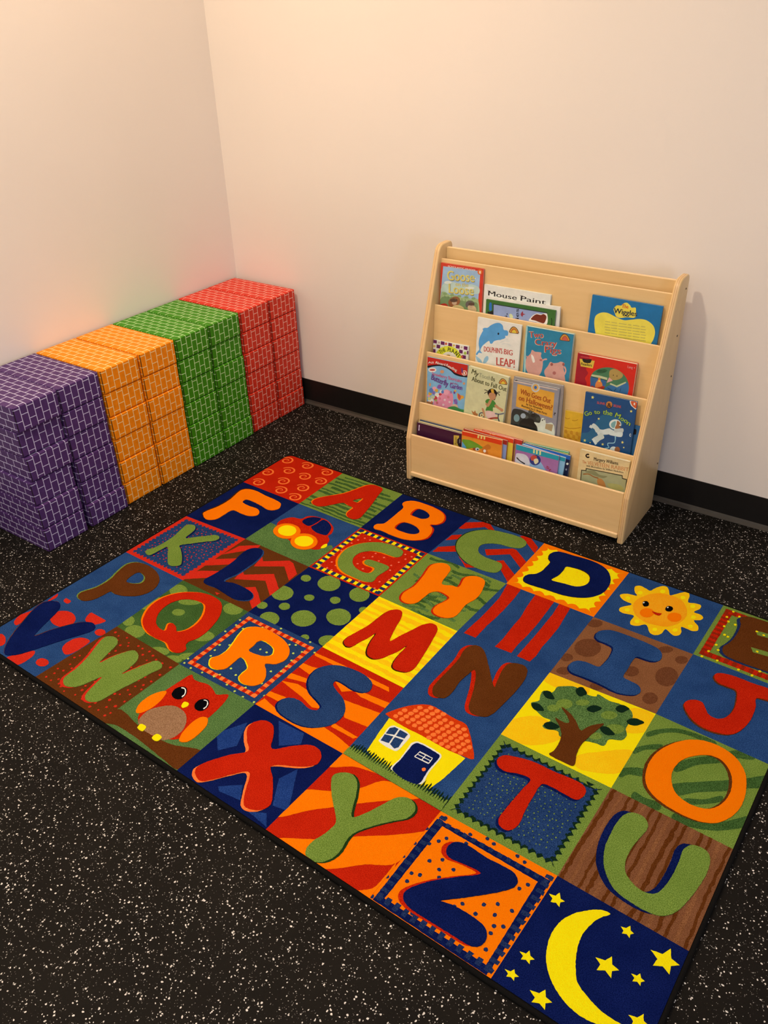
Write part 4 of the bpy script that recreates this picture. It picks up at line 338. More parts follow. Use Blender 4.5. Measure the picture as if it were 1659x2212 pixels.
 art=[('#15161c','S','0.2,13.8 146.4,9 147.2,38.3 132.9,41.6 118,42.3 100.3,39.6 84.8,30 66.8,23.8 46.4,22.4 20.8,28.9 0.1,35.9'),('#cc2a20','P','-0.1,0 145.9,0 146.3,34.4 132.7,37.1 120.3,36.8 100.1,33.9 87.2,26.1 69.2,18.7 46.2,17.1 20.6,23.4 0.2,30.1'),('#f2dcd4','S','33.9,37.5 31.2,42.7 23.7,47 14.5,48.8 6.9,47.4 3.9,43.3 6.7,38.1 14.1,33.8 23.4,32.1 30.9,33.5'),('#c85048','S','29.8,38.3 27.8,40.6 22.4,42.9 15.6,44.2 10.2,44.1 8,42.5 10.1,40.2 15.5,38 22.2,36.7 27.7,36.8'),('#f2e6d8','S','143.7,26.5 142.2,31.8 137.9,35.8 132.5,36.9 127.9,34.7 126,29.9 127.5,24.6 131.8,20.6 137.2,19.5 141.8,21.8'),('#d4502c','S','141.7,26.8 140.6,31.1 137.3,34.2 133,35.1 129.4,33.3 127.9,29.6 129.1,25.3 132.4,22.2 136.7,21.3 140.2,23.1'),('#6a3c74','S','123.8,13.3 127.3,13.8 129.9,28 125.4,28.9'),('#e88c9c','S','26.4,160.2 31.1,135 48.8,112.1 74.2,96.1 93.7,102.6 98.3,125.3 91.6,153 58.2,167.7'),('#f0a0a8','S','36,100.5 34.5,105.3 30.4,108.9 25.2,110 21,108.1 19.3,104 20.8,99.2 24.9,95.6 30.1,94.5 34.3,96.4'),('#f0a0a8','S','82.1,102.7 80.4,108.6 75.4,113.1 69,114.5 63.8,112.1 61.6,107 63.4,101.1 68.5,96.6 74.8,95.3 80,97.6'),('#f0a0a8','S','12.5,129.4 11.5,132.4 8.9,134.7 5.6,135.4 3,134.2 1.9,131.6 2.9,128.6 5.5,126.3 8.7,125.6 11.4,126.8'),('#f2e2c4','S','26,143.3 24.1,149.4 18.9,154.1 12.4,155.5 7,153.2 4.9,147.9 6.8,141.8 12,137.2 18.5,135.8 23.9,138.1'),('#f2e2c4','S','46.9,119.6 45.5,124.7 41.4,128.5 36.2,129.7 32,127.6 30.3,123.2 31.7,118.1 35.8,114.3 41,113.2 45.2,115.2'),('#f2e2c4','S','60,105 58.9,108.5 55.9,111.3 52.1,112.1 48.9,110.7 47.6,107.6 48.7,104 51.8,101.3 55.6,100.5 58.8,101.9'),('#e0a83c','S','19.1,120.7 17.9,124.7 14.6,127.6 10.3,128.5 6.8,127 5.5,123.6 6.7,119.7 10.1,116.7 14.3,115.8 17.8,117.4'),('#e0a83c','S','42.4,105.1 41.3,108.7 38.2,111.4 34.3,112.2 31.2,110.8 29.9,107.7 31,104.1 34.1,101.4 37.9,100.6 41.1,102'),('#5c7cb4','S','23.9,109 22.5,114.3 18.6,118.3 13.8,119.3 9.8,117 8.1,112.3 9.5,106.9 13.4,103 18.3,102 22.3,104.3'),('#5c7cb4','S','63.7,105.4 62.8,108.9 60.3,111.5 57.1,112.2 54.4,110.7 53.4,107.6 54.3,104 56.8,101.4 60,100.8 62.6,102.3'),('#c8343c','S','39.1,132.1 38,136.8 34.6,140.4 30.4,141.3 26.9,139.2 25.5,135 26.7,130.2 30.1,126.7 34.3,125.8 37.7,127.9'),('#c8343c','S','55.9,115.3 54.9,117.8 52.1,119.8 48.6,120.5 45.7,119.8 44.5,117.8 45.6,115.3 48.4,113.3 51.9,112.6 54.8,113.3'),('#8c6ca8','S','30.6,115.9 29.7,119.5 27.1,122.1 23.9,122.8 21.2,121.3 20.1,118.1 21.1,114.6 23.6,111.9 26.9,111.3 29.5,112.8'),('#8c6ca8','S','114.3,128.9 113.4,135.3 110.5,139.7 106.7,140.5 103.5,137.4 102.1,131.6 103.1,125.2 106,120.8 109.7,120 112.9,123.1'),('#c8c89c','S','31,130.2 29.5,133.9 25.6,136.8 20.8,137.9 16.8,136.7 15.2,133.6 16.6,129.9 20.5,127 25.4,125.9 29.4,127.2'),('#c8c89c','S','16.9,138.1 15.6,141.4 12.2,144.1 8,145 4.5,143.8 3.1,141 4.4,137.6 7.8,135 12,134 15.5,135.2'),('#e4b08c','S','117,145 114.8,151.1 108.5,156 100.7,157.7 94.1,155.7 91.5,150.6 93.7,144.5 100,139.7 107.9,137.9 114.3,140'),('#e8a03c','S','112.6,98.6 123,103.5 134.3,103.4 137.1,109.8 127.3,116.7 121.2,122.7 113.3,115'),('#8a58a0','S','37.9,95.3 44.2,84.6 53.2,85.1 52.2,94.8 43.2,98.5'),('#e09868','S','62.2,37.8 60.9,41.3 57.4,44 53,44.9 49.3,43.6 47.9,40.6 49.2,37.1 52.7,34.4 57.1,33.5 60.7,34.9'),('#e09868','S','14.8,90.6 14.2,94.4 12.4,97 10.1,97.5 8.3,95.6 7.5,92.1 8.1,88.4 9.9,85.8 12.2,85.3 14,87.2'),('#e09868','S','139.5,61.6 138.8,64.2 136.6,66.2 133.9,66.7 131.6,65.7 130.6,63.5 131.4,60.9 133.5,58.9 136.3,58.4 138.6,59.4'),('#7a3a86','S','105.5,98.2 104.9,101.4 103.2,103.6 101,104.1 99.2,102.6 98.4,99.7 99,96.6 100.7,94.3 102.9,93.9 104.7,95.4'),('#d46478','S','84.2,118.8 82.3,122.7 78.2,123.6 76,120.6 78,116.7 82.1,115.8'),('#e8d070','S','81.4,119.4 80.8,120.6 79.5,120.8 78.8,120 79.5,118.8 80.7,118.5'),('#f2c4c8','S','71.7,131 69.8,135 65.6,135.9 63.5,132.8 65.4,128.9 69.5,128'),('#e8d070','S','68.9,131.6 68.3,132.8 67,133.1 66.3,132.2 66.9,131 68.2,130.8'),('#d46478','S','53.5,130.2 51.5,134.1 47.3,135 45.2,132 47.2,128 51.3,127.1'),('#e8d070','S','50.6,130.8 50,132 48.7,132.2 48,131.4 48.6,130.2 49.9,129.9'),('#f2c4c8','S','89.9,134.2 88,138.2 83.9,139.1 81.7,136 83.6,132.1 87.7,131.2'),('#e8d070','S','87.1,134.9 86.5,136 85.2,136.3 84.5,135.4 85.1,134.2 86.4,134'),('#c84c64','S','43.5,146.8 41.5,150.8 37.3,151.7 35.1,148.6 37.1,144.6 41.3,143.7'),('#e8d070','S','40.6,147.4 40,148.6 38.6,148.9 38,148 38.6,146.8 39.9,146.5'),('#f2c4c8','S','67.1,148.8 65.1,152.8 60.9,153.7 58.8,150.6 60.7,146.7 64.9,145.8'),('#e8d070','S','64.2,149.5 63.6,150.6 62.3,150.9 61.6,150 62.2,148.8 63.5,148.6'),('#e8a03c','S','108.8,92.4 106.9,96.2 102.9,97.1 100.8,94.1 102.7,90.2 106.7,89.4'),('#e8d070','S','106.1,93 105.5,94.1 104.2,94.4 103.5,93.5 104.1,92.3 105.4,92.1'),('#8c6ca8','S','93.8,100.2 91.9,104.1 87.9,105 85.7,101.9 87.6,98.1 91.7,97.2'),('#e8d070','S','91,100.8 90.4,102 89.2,102.2 88.5,101.3 89.1,100.2 90.4,99.9'),('#e8d070','S','12.9,138.9 10.9,142.9 6.7,143.8 4.5,140.7 6.5,136.7 10.7,135.8'),('#e8d070','S','10,139.5 9.4,140.7 8.1,141 7.4,140.1 8,138.9 9.3,138.6'),('#c8343c','S','23.8,149.9 21.7,153.9 17.5,154.8 15.3,151.7 17.4,147.7 21.6,146.8'),('#e8d070','S','20.9,150.5 20.2,151.7 18.9,152 18.2,151.1 18.9,149.9 20.2,149.6'),('#8ca048','S','39.3,139.2 37.3,143.2 33.1,144.1 30.9,141 33,137.1 37.1,136.2'),('#e8d070','S','36.4,139.9 35.8,141 34.5,141.3 33.8,140.4 34.5,139.2 35.8,139'),('#c85048','S','115.7,100.3 123,103.5 125.7,109.9 121,119.2 115.7,113.2'),('#8a58a0','S','107.5,125.7 107,128.6 105.3,130.7 103.1,131.1 101.2,129.8 100.4,127.2 101,124.3 102.7,122.2 104.9,121.7 106.8,123'),('#8a58a0','S','115,132.3 114.4,135 112.7,136.9 110.5,137.4 108.6,136.2 107.9,133.9 108.4,131.3 110.2,129.3 112.3,128.8 114.2,130'),('#4c8c48','S','76.3,160 101.6,146 127.4,149.8 143.9,150.9 139.7,171 76.9,180.5'),('#b07048','S','-4.3,154.8 10.2,150.4 23.6,155.9 24.3,185.1 -5.1,186.8'),],
 txt=[('All', (3.2, 21.8), (23.6, 18.2), 6.3, '#f4e4dc'), ('Aboard', (29.5, 16.9), (66.1, 18.2), 8.57, '#f4e4dc'), ('Reading', (69.2, 18.1), (107.4, 29.0), 8.89, '#f4e4dc'), ('1', (133.0, 32.7), (137.5, 32.5), 8.34, '#f8e8d0'), ('Strawberry Shortcake', (18.0, 57.4), (126.8, 61.2), 10.48, '#d4607c'), ('and the', (85.7, 72.6), (111.6, 71.5), 6.15, '#b85078'), ('Butterfly', (15.2, 72.8), (76.9, 84.9), 18.93, '#6a3278'), ('Garden', (85.4, 86.7), (129.8, 85.2), 15.6, '#7a3a86')]),
dict(k='tooth',tier=3,d=0.02,th=0.0112,x0=0.1839,w=0.1379,zt=0.4149,ro=-0.0578,h=0.2281,cover='#d9ca94',back='#d9ca94',label='pale yellow book with a girl on a bicycle, on the third tier',group='books on the third tier',
 art=[('#6a3a20','S','107.5,27.6 108.4,18.5 114.9,9.2 123.3,8.3 131.9,14.7 135.1,22.6'),('#e0a040','S','109.4,26.4 110.5,18.6 116.5,10.8 123.5,10.3 130,15.9 133,22.2'),('#c8602c','S','112,25.6 113.1,19.2 118,13.4 123.6,12.9 128.1,17.4 130.7,22.9'),('#e8c040','S','115,25.5 116.3,19.7 121.5,16.2 126.2,19 128.2,23.6'),('#5a4030','P','109,28.8 134.7,24.8 134.6,23.4 108.9,27.4'),('#1c1614','S','73.5,67 77.6,55.9 87.7,49.8 98.7,51.3 105.9,60 103.2,75.8 99.6,85 84.8,83.5 77.8,76.2'),('#c8885c','S','78.2,73.7 82.4,65.1 96.6,62.7 102,66.9 102.2,77.3 94.8,85.7 83.7,83.8'),('#e0a030','P','82.9,53.5 92,49.9 96.7,63.4 87.1,63.8'),('#1c1614','S','75.1,64.3 67.7,66.5 63.2,72.7 64.9,73.7 68.7,68.2 75.3,66.3'),('#1c1614','S','76.5,61.7 67.6,59.6 62.1,59.9 61.9,62 67,61.7 75.7,63.8'),('#1c1614','S','103.8,62.8 110.2,60.8 114.1,66.2 115.9,64.8 111.1,58.8 103.6,60.8'),('#1c1614','S','105.1,60 110.3,55.9 115.1,55 115,52.9 109.6,54.1 104,58.5'),('#4a8434','S','70,97.1 76.9,87.6 89.9,85.5 100,88.4 108,97.7 107.2,106.1 98.5,109.9 98.5,122.8 75.3,127.4 77.2,109.1'),('#c8885c','S','102,103.5 115.1,109.2 130.4,113 133.2,105.7 118.5,102 105.9,96.5'),('#c8885c','S','70.8,105.2 81.2,113.1 92,86.6 85.5,85 76.1,109 77.1,100.9'),('#c8885c','S','134.6,109 134,111.6 131.6,113.9 128.5,114.8 125.7,114.1 124.4,112 125.1,109.3 127.4,107.1 130.6,106.2 133.3,106.9'),('#e8b8a8','S','75.5,128.6 102.2,123.4 112.2,134.1 107.5,145 83.6,149.9'),('#50545c','S','73.9,143.3 72.7,149.9 67.9,155.2 61.4,157.2 55.6,155.1 52.9,149.7 54.1,143.1 59,137.8 65.5,135.9 71.2,138'),('#d9ca94','S','70.1,144.5 69.3,148.7 66.3,152 62.1,153.3 58.5,152 56.7,148.5 57.5,144.3 60.6,141 64.7,139.7 68.3,141.1'),('#8c5438','S','66.3,145.6 65.9,147.4 64.6,148.9 62.9,149.4 61.3,148.8 60.5,147.4 60.9,145.6 62.2,144.1 64,143.6 65.5,144.2'),('#6c7078','S','107.5,129.1 122.2,127 138.3,119.1 137.1,115.7 121.6,123.4 107.7,125.3'),('#a8402c','S','86.3,156.5 105.5,145.8 121.6,140.9 120.9,135.9 104.2,141 84.5,151.9'),('#44444c','S','117.8,125.1 118.2,137.1 123.6,150 126.7,148.2 121.4,135.9 121.1,124.5'),('#b8703c','S','26.5,140.8 34.5,144.5 38.6,137.2 43.4,145.4 49.7,145.9 46.9,153.9 34.2,152.9'),('#c8885c','S','60.5,123.5 66.5,121.8 75.3,142.9 74.1,152.8 67.6,140.5'),],
 txt=[('My', (11.5, 20.4), (34.8, 24.8), 15.76, '#55502c'), ('Tooth', (38.0, 24.6), (77.7, 25.1), 13.33, '#a8a078'), ('Is', (82.1, 25.5), (93.1, 25.2), 14.04, '#55502c'), ('About to Fall Out', (15.1, 44.0), (135.4, 45.9), 14.44, '#55502c')]),
dict(k='hallowback',tier=3,d=0.016,th=0.007,x0=0.3366,w=0.1571,zt=0.4121,ro=0.0298,h=0.2333,cover='#a08c80',back='#a08c80',label='greyish book almost hidden behind the grey book with the orange panel',group='books on the third tier',
 art=[],
 txt=[]),
dict(k='hallow',tier=3,d=0.0235,th=0.006,x0=0.3388,w=0.1469,zt=0.4071,ro=0.0149,h=0.2283,cover='#968c8c',back='#968c8c',label='grey book with an orange title panel above a small ghost, on the third tier',group='books on the third tier',
 art=[('#2c2624','S','1,-1 13.6,-2.1 3.6,3.6 5.7,6.5 17.3,-4 1.5,-4.8'),('#d8b8a0','S','1.6,7.3 69.3,7.2 141.1,6.7 141.4,3.5 69.7,4 2.1,4'),('#e8a038','P','13.7,12.3 133.1,15.6 133.5,95.5 13.3,84.5'),('#c8c0b8','S','85.9,9 84,18.1 77.6,24.8 69.2,26.6 61.9,22.7 58.5,14.6 60.4,5.4 66.9,-1.2 75.3,-2.9 82.5,1'),('#e8a850','S','81.5,9.9 80.3,16.2 75.9,20.8 70.2,22 65.2,19.3 62.9,13.7 64.2,7.4 68.6,2.8 74.3,1.6 79.2,4.3'),('#3c6ca0','S','76.9,10.8 76.3,14.1 74.1,16.5 71.2,17.1 68.7,15.7 67.6,12.7 68.2,9.4 70.4,7 73.3,6.4 75.7,7.9'),('#35352f','S','4,97.4 28.1,90.7 57.1,95.5 76.9,93.8 91.2,96.2 98.3,114.1 89.9,147 68.1,160.8 4,158.8'),('#1e1f1c','S','28.6,135.8 44.6,118 72.9,114.3 84.5,151.2 39.1,159.1'),('#54544a','S','69.9,91.2 68.8,94.7 65.3,97.5 60.8,98.6 57,97.4 55.4,94.5 56.5,90.9 60,88.1 64.4,87.1 68.2,88.3'),('#26261f','S','79,98.9 77.9,102.5 74.4,105.3 70,106.3 66.2,105.1 64.5,102.2 65.6,98.7 69.1,95.8 73.6,94.8 77.3,96'),('#54544a','S','57.1,109.5 56,113 52.5,115.9 48,116.9 44.1,115.7 42.5,112.8 43.6,109.2 47.1,106.4 51.7,105.4 55.5,106.5'),('#4a4c40','S','96.5,106.1 95.4,109.6 92,112.5 87.6,113.5 83.8,112.3 82.1,109.4 83.2,105.9 86.7,103 91.1,102 94.9,103.2'),('#26261f','S','25.2,145.2 24.1,148.8 20.5,151.7 15.9,152.8 12,151.7 10.3,148.7 11.5,145 15.1,142.1 19.7,141 23.6,142.2'),('#1a1a16','S','63.6,97.4 70.8,87.7 74.7,93.4 76,92.2 70.5,86.1 62.3,96.5'),('#1a1a16','S','69.1,99.1 79.5,92.7 82.6,97.1 84,96 79.5,91 68.4,97.7'),('#1a1a16','S','57.7,92.8 59.6,85.9 64.7,87.6 65.3,85.9 58.7,84.6 56.1,92.6'),('#7c9490','S','28.5,118.8 27.2,126.4 22.7,132 16.7,133.4 11.5,130 9.1,123.2 10.4,115.6 15,110 21,108.7 26.1,112'),('#a8acac','S','48.1,107.3 46.9,112.5 42.9,116.5 37.6,117.7 33.1,115.7 31.1,111.1 32.4,105.9 36.4,101.9 41.6,100.7 46.1,102.8'),('#dcd6bc','S','77.2,121.7 94.5,119.1 98.9,105 105.6,100.7 112.3,106.7 115.3,115.7 132.9,110.3 142.2,120.6 141.7,160 96.9,162.4 87.3,133.5'),('#2c2820','S','104.6,108.4 104.3,110 103.5,111.1 102.3,111.4 101.2,110.7 100.7,109.3 101,107.8 101.9,106.7 103,106.4 104.1,107.1'),('#2c2820','S','109.6,105.3 109.4,106.7 108.7,107.7 107.7,107.9 106.8,107.3 106.3,106.1 106.5,104.7 107.3,103.8 108.3,103.5 109.2,104.1'),('#b49468','P','114.9,117.2 138,114.6 135.5,137.6 113.5,133.5'),],
 txt=[('Who Goes Out', (24.4, 41.0), (122.7, 51.3), 16.23, '#a8481c'), ('on Halloween?', (21.1, 61.6), (129.3, 71.6), 16.38, '#a8481c'), ('by Sue Alexander', (46.8, 72.1), (99.9, 77.1), 6.2, '#4c2c18'), ('Illustrated by G. Brian Karas', (31.7, 80.2), (114.8, 88.1), 6.3, '#4c2c18'), ('?', (136.9, 85.3), (142.9, 85.1), 9.27, '#26201c')]),
dict(k='yellow',tier=3,d=0.008,th=0.005,x0=0.5057,w=0.1112,zt=0.3405,ro=0.0400,h=0.1617,cover='#e4aa2c',back='#e4aa2c',label='yellow book showing a sleepy face, half hidden behind the dark blue astronaut book',group='books on the third tier',
 art=[('#d89a2c','S','-6.3,61.7 1.1,61.5 1.6,75.4 -2,78.9 -5.5,76'),('#c88420','S','-7.1,73.6 0.4,73.4 0.9,87.3 -2.7,90.9 -6.3,88'),('#d89a2c','S','-7.9,85.5 -0.4,85.3 0.1,99.3 -3.5,102.9 -7.1,100'),('#c88420','S','2.5,61.5 9.9,61.4 10.4,75.2 6.8,78.7 3.3,75.8'),('#d89a2c','S','1.7,73.4 9.2,73.2 9.7,87.1 6.1,90.6 2.5,87.8'),('#c88420','S','1,85.3 8.4,85.1 8.9,99 5.3,102.6 1.8,99.7'),('#d89a2c','S','11.3,61.3 18.6,61.2 19.2,75 15.6,78.5 12.1,75.6'),('#c88420','S','10.5,73.2 17.9,73 18.4,86.8 14.9,90.4 11.4,87.5'),('#d89a2c','S','9.8,85.1 17.2,84.9 17.7,98.8 14.1,102.4 10.6,99.5'),('#c88420','S','20,61.2 27.3,61 27.9,74.7 24.3,78.3 20.8,75.4'),('#d89a2c','S','19.3,73 26.6,72.8 27.2,86.6 23.6,90.2 20.1,87.3'),('#c88420','S','18.6,84.8 25.9,84.6 26.5,98.5 22.9,102.1 19.4,99.2'),('#d89a2c','S','28.7,61 36,60.8 36.6,74.5 33.1,78.1 29.6,75.2'),('#c88420','S','28,72.8 35.3,72.6 35.9,86.4 32.4,89.9 28.9,87.1'),('#d89a2c','S','27.3,84.6 34.7,84.4 35.2,98.3 31.7,101.9 28.2,99'),('#c88420','S','37.4,60.8 44.6,60.6 45.2,74.3 41.7,77.9 38.2,75'),('#d89a2c','S','36.7,72.6 44,72.4 44.6,86.2 41.1,89.7 37.6,86.9'),('#c88420','S','36,84.4 43.3,84.2 43.9,98 40.4,101.6 36.9,98.7'),('#d89a2c','S','46,60.6 53.2,60.5 53.9,74.1 50.4,77.7 46.9,74.8'),('#c88420','S','45.3,72.4 52.6,72.2 53.2,85.9 49.7,89.5 46.2,86.6'),('#d89a2c','S','44.7,84.2 52,84 52.6,97.8 49.1,101.4 45.6,98.5'),('#c07a1c','S','-0.2,54.3 19.2,55 51,45 50.7,43.4 19.1,53.3 0.1,52.6'),('#b8741c','S','0.2,23.7 7.4,25.9 15.5,22.6 15.1,21.4 7.4,24.5 0.7,22.4'),('#b8741c','S','22.4,27.5 32,26.9 41.1,21.8 40.6,20.6 31.7,25.6 22.5,26.1'),],
 txt=[]),
dict(k='bluetag',tier=3,d=0.012,th=0.0032,x0=0.6114,w=0.1215,zt=0.3452,ro=0.0118,h=0.1664,cover='#2f648f',back='#2f648f',label='blue book with a black tag, poking out right of the astronaut book',group='books on the third tier',
 art=[('#12141c','S','99.9,12.8 109.9,11.6 111.3,25.6 109.3,27.6 100.2,27.2'),],
 txt=[]),
dict(k='moon',tier=3,d=0.0195,th=0.005,x0=0.5637,w=0.1506,zt=0.4159,ro=0.0205,h=0.2371,cover='#1b4a74',back='#1b4a74',label='dark blue book with a floating astronaut and stars, on the third tier',group='books on the third tier',
 art=[('#24607e','S','-0.8,130.9 22.1,119.4 51.4,64 73.4,53.2 96.7,56.4 120.1,60.8 111.9,86.5 58.9,129.2 9.2,157.3'),('#e8d068','P','22.7,7.4 23.8,10.8 27.4,11.1 24.4,13.6 25,17.2 22,15.3 18.8,17.2 19.9,13.6 17.4,11.1 21,10.8'),('#e8d068','P','47.5,68.5 48.3,71.2 51.2,71.4 48.8,73.4 49.3,76.3 47,74.8 44.4,76.4 45.3,73.4 43.3,71.5 46.2,71.3'),('#e8d068','P','137.3,25.9 138.3,28.8 141.3,29.1 138.9,31.2 139.4,34.3 136.9,32.6 134.2,34.3 135.1,31.2 132.9,29.1 136,28.9'),('#e8d068','P','13.4,143.6 14.4,146.9 17.8,147.1 15,149.5 15.5,153 12.8,151.2 9.7,153.2 10.8,149.7 8.4,147.4 11.8,147'),('#e8d068','P','67.9,143.5 68.8,146.4 71.8,146.6 69.4,148.8 69.8,151.9 67.4,150.3 64.7,152 65.6,148.9 63.5,146.8 66.5,146.5'),('#e8d068','P','124.6,123.5 125.6,126.5 128.6,126.7 126.2,128.9 126.7,132.2 124.1,130.5 121.4,132.3 122.3,129 120.1,126.9 123.2,126.6'),('#e8d068','P','130.1,139.9 130.8,141.9 132.8,142 131.2,143.5 131.5,145.6 129.9,144.5 128.1,145.7 128.7,143.5 127.2,142.2 129.2,141.9'),('#e8d068','P','30,148.7 30.6,150.6 32.5,150.7 30.9,152.1 31.2,154.1 29.7,153 27.9,154.2 28.5,152.1 27.2,150.8 29.1,150.6'),('#e8e0d0','S','129.8,0.7 150.3,0.5 149.8,22 141.6,18.5 134.2,13.1'),('#e05a28','S','132.7,1.6 149.4,1.8 149.7,19.1 142.4,16.6 135.9,11'),('#30201c','S','82,23.9 80.9,30 76.7,34.5 70.8,35.7 65.7,33.2 63.2,27.9 64.4,21.8 68.6,17.3 74.5,16.1 79.6,18.6'),('#c87a38','S','81.3,21.9 80.3,27.8 76.2,32.2 70.7,33.4 65.8,30.9 63.4,25.7 64.5,19.8 68.6,15.5 74.1,14.3 79,16.8'),('#d8d4c4','S','49.1,121.1 65.2,118.5 88.1,109.4 84.1,94.7 62.5,103.3 48.5,105.3'),('#d0cdbc','S','54.8,107.1 45.6,95.9 33.2,90.4 27.4,102.9 37.4,106.9 44.7,116.4'),('#d8d4c4','P','32.6,99.1 24.6,96.6 21.5,104.9 29.5,107.3'),('#c8c6b4','S','59.8,114.4 48,125.9 37.2,137.2 48,148.8 58.5,137.7 70,126.5'),('#d8d4c4','P','33.2,139.7 45.7,155.4 51.2,150.2 38.8,134.6'),('#dedacc','S','82.5,112.8 96.7,114.6 120.1,111.7 119.6,96.1 97.6,98.9 85.8,97.2'),('#c8c4b4','S','97.8,102.4 109,99.8 122.3,96.7 121,86.2 107.7,89.2 96.5,91.8'),('#e0dcd0','S','114.3,75.2 112.1,84.8 104.1,92.3 93.4,94.8 84,91.2 79.6,83 81.8,73.3 89.9,65.9 100.6,63.5 109.9,67'),('#7ca49c','S','84.7,80.6 90.6,72.1 97.2,69.4 97.4,80.2 95.1,90.3 88.1,89.5'),('#a8683c','S','101.4,66.7 108.6,69.3 113.1,77.8 111.9,86.5 100,92.2 97.4,89.8 100.6,78.3'),('#f0ece0','S','113.6,77.7 113.2,79 112,80.1 110.3,80.5 108.9,80 108.2,78.9 108.6,77.6 109.8,76.5 111.5,76.1 112.9,76.6'),('#201814','S','113.9,81.4 113.6,82.2 112.7,82.9 111.4,83.2 110.4,83 109.9,82.4 110.2,81.6 111.2,80.9 112.4,80.7 113.4,80.9'),('#9cc4c8','S','100.1,113.4 101.6,125 99.9,134.2 82,140.3 82.3,148.7 86.6,152.4 73.8,158.3 74.6,160.8 88.5,154 84.6,147.4 83.3,142.5 101.3,136.3 104.1,124.8 102.6,112.8'),('#d8d4c4','S','111.7,154.7 110.4,161.2 105.5,166.2 98.8,167.9 92.9,165.5 90.1,160 91.5,153.5 96.5,148.4 103.1,146.8 108.9,149.2'),('#9c5c34','S','120.2,152.6 119.4,158.6 115.8,163 111,164.3 106.6,161.8 104.4,156.5 105.2,150.5 108.7,146 113.6,144.8 118,147.3'),('#e0dcd0','S','146.6,100.6 146.5,103.5 145.4,105.5 143.8,105.9 142.2,104.5 141.3,101.8 141.5,99 142.6,97 144.2,96.6 145.8,98'),('#1b4a74','S','146.4,100.7 146.3,102.7 145.7,104 144.7,104.3 143.7,103.3 143.1,101.4 143.2,99.4 143.8,98.1 144.9,97.8 145.8,98.8'),],
 txt=[('1', (141.7, 10.9), (145.0, 10.8), 6.89, '#f4e0d0'), ('&', (68.0, 32.1), (79.4, 31.2), 12.25, '#2c1c18'), ('SLINK', (37.1, 28.9), (61.7, 27.9), 7.28, '#c85048'), ('SKUNK', (85.2, 27.6), (107.9, 27.4), 7.3, '#c85048'), ('Go', (6.2, 74.7), (28.0, 64.7), 14.95, '#1c2c1c'), ('Go', (7.0, 73.8), (26.7, 64.0), 13.2, '#a8bc3c'), ('to', (32.0, 61.8), (50.7, 58.0), 14.0, '#1c2c1c'), ('to', (32.9, 60.9), (49.4, 57.3), 12.32, '#a8bc3c'), ('the', (56.6, 57.0), (86.4, 56.1), 15.86, '#1c2c1c'), ('the', (57.5, 56.1), (85.1, 55.4), 14.17, '#a8bc3c'), ('M', (92.0, 57.6), (108.1, 60.8), 15.96, '#1c2c1c'), ('M', (92.8, 56.7), (106.9, 60.1), 14.35, '#a8bc3c'), ('oo', (108.1, 63.0), (130.2, 68.9), 14.85, '#1c2c1c'), ('oo', (108.9, 62.1), (129.0, 68.3), 13.21, '#a8bc3c'), ('n', (128.0, 72.2), (139.4, 74.6), 14.85, '#1c2c1c'), ('n', (128.8, 71.3), (138.2, 73.9), 13.18, '#a8bc3c')]),
dict(k='bluethin',tier=4,d=0.006,th=0.004,x0=0.0268,w=0.1576,zt=0.2082,ro=0.0021,h=0.1734,cover='#33405c',back='#33405c',label='thin dark blue book at the back of the purple stack, bottom tier',group='books on the bottom tier',
 art=[],
 txt=[]),
dict(k='creamthin',tier=4,d=0.0115,th=0.005,x0=0.0250,w=0.1629,zt=0.2046,ro=0.0025,h=0.1698,cover='#e6c582',back='#e6c582',label='cream book between the purple book and the thin blue book, bottom tier',group='books on the bottom tier',
 art=[],
 txt=[]),
dict(k='purple',tier=4,d=0.0185,th=0.006,x0=0.0243,w=0.1666,zt=0.2035,ro=0.0063,h=0.1687,cover='#43142f',back='#43142f',label='dark purple book with a small yellow tag, leftmost on the bottom tier',group='books on the bottom tier',
 art=[('#d8b8c8','S','6.6,8.4 6,17.5 5.5,28.1 9.1,27.4 9.6,16.9 10.2,7.8'),('#d4a840','P','137.9,11.8 157.5,8.3 157.3,15.1 151,22.8 150.9,36.5 158.2,40.1 157.8,62.3 139.1,64.4'),('#241c20','P','152.3,21.1 158.4,14.2 165,17.9 165.6,46.4 154,42.6'),('#8c7c80','P','158.8,20.9 162.3,20.7 162.2,33.6 159,33.1'),],
 txt=[('Reader', (149.4, 41.0), (148.4, 13.3), 5.75, '#4c3414')]),
dict(k='mfour',tier=4,d=0.0085,th=0.007,x0=0.2569,w=0.1373,zt=0.2306,ro=-0.0098,h=0.1944,cover='#c6352a',back='#c6352a',label='tan-spined board book with crimson top, deepest of the red stack, bottom tier',group='books on the bottom tier',
 art=[('#c08a50','P','1.3,17 143.1,15 147.6,103.5 4.4,125.3'),],
 txt=[]),
dict(k='mthree',tier=4,d=0.0155,th=0.0065,x0=0.2313,w=0.1374,zt=0.2300,ro=0.0025,h=0.1952,cover='#e0401c',back='#e0401c',label='board book with red top band over yellow cover, bottom tier',group='books on the bottom tier',
 art=[('#e8bc38','P','-1.7,14.6 136.8,13.7 141.1,110.3 2.3,129'),],
 txt=[('foter', (55.1, 3.4), (113.4, -2.4), 9.76, '#f0c060')]),
dict(k='mtwo',tier=4,d=0.022,th=0.006,x0=0.1989,w=0.1523,zt=0.2260,ro=-0.0145,h=0.1890,cover='#a8281c',back='#a8281c',label='board book with dark red band over lavender cover, bottom tier',group='books on the bottom tier',
 art=[('#8c94b8','P','-0.4,14.6 152.4,14.7 158.7,105.4 5,130.9'),],
 txt=[]),
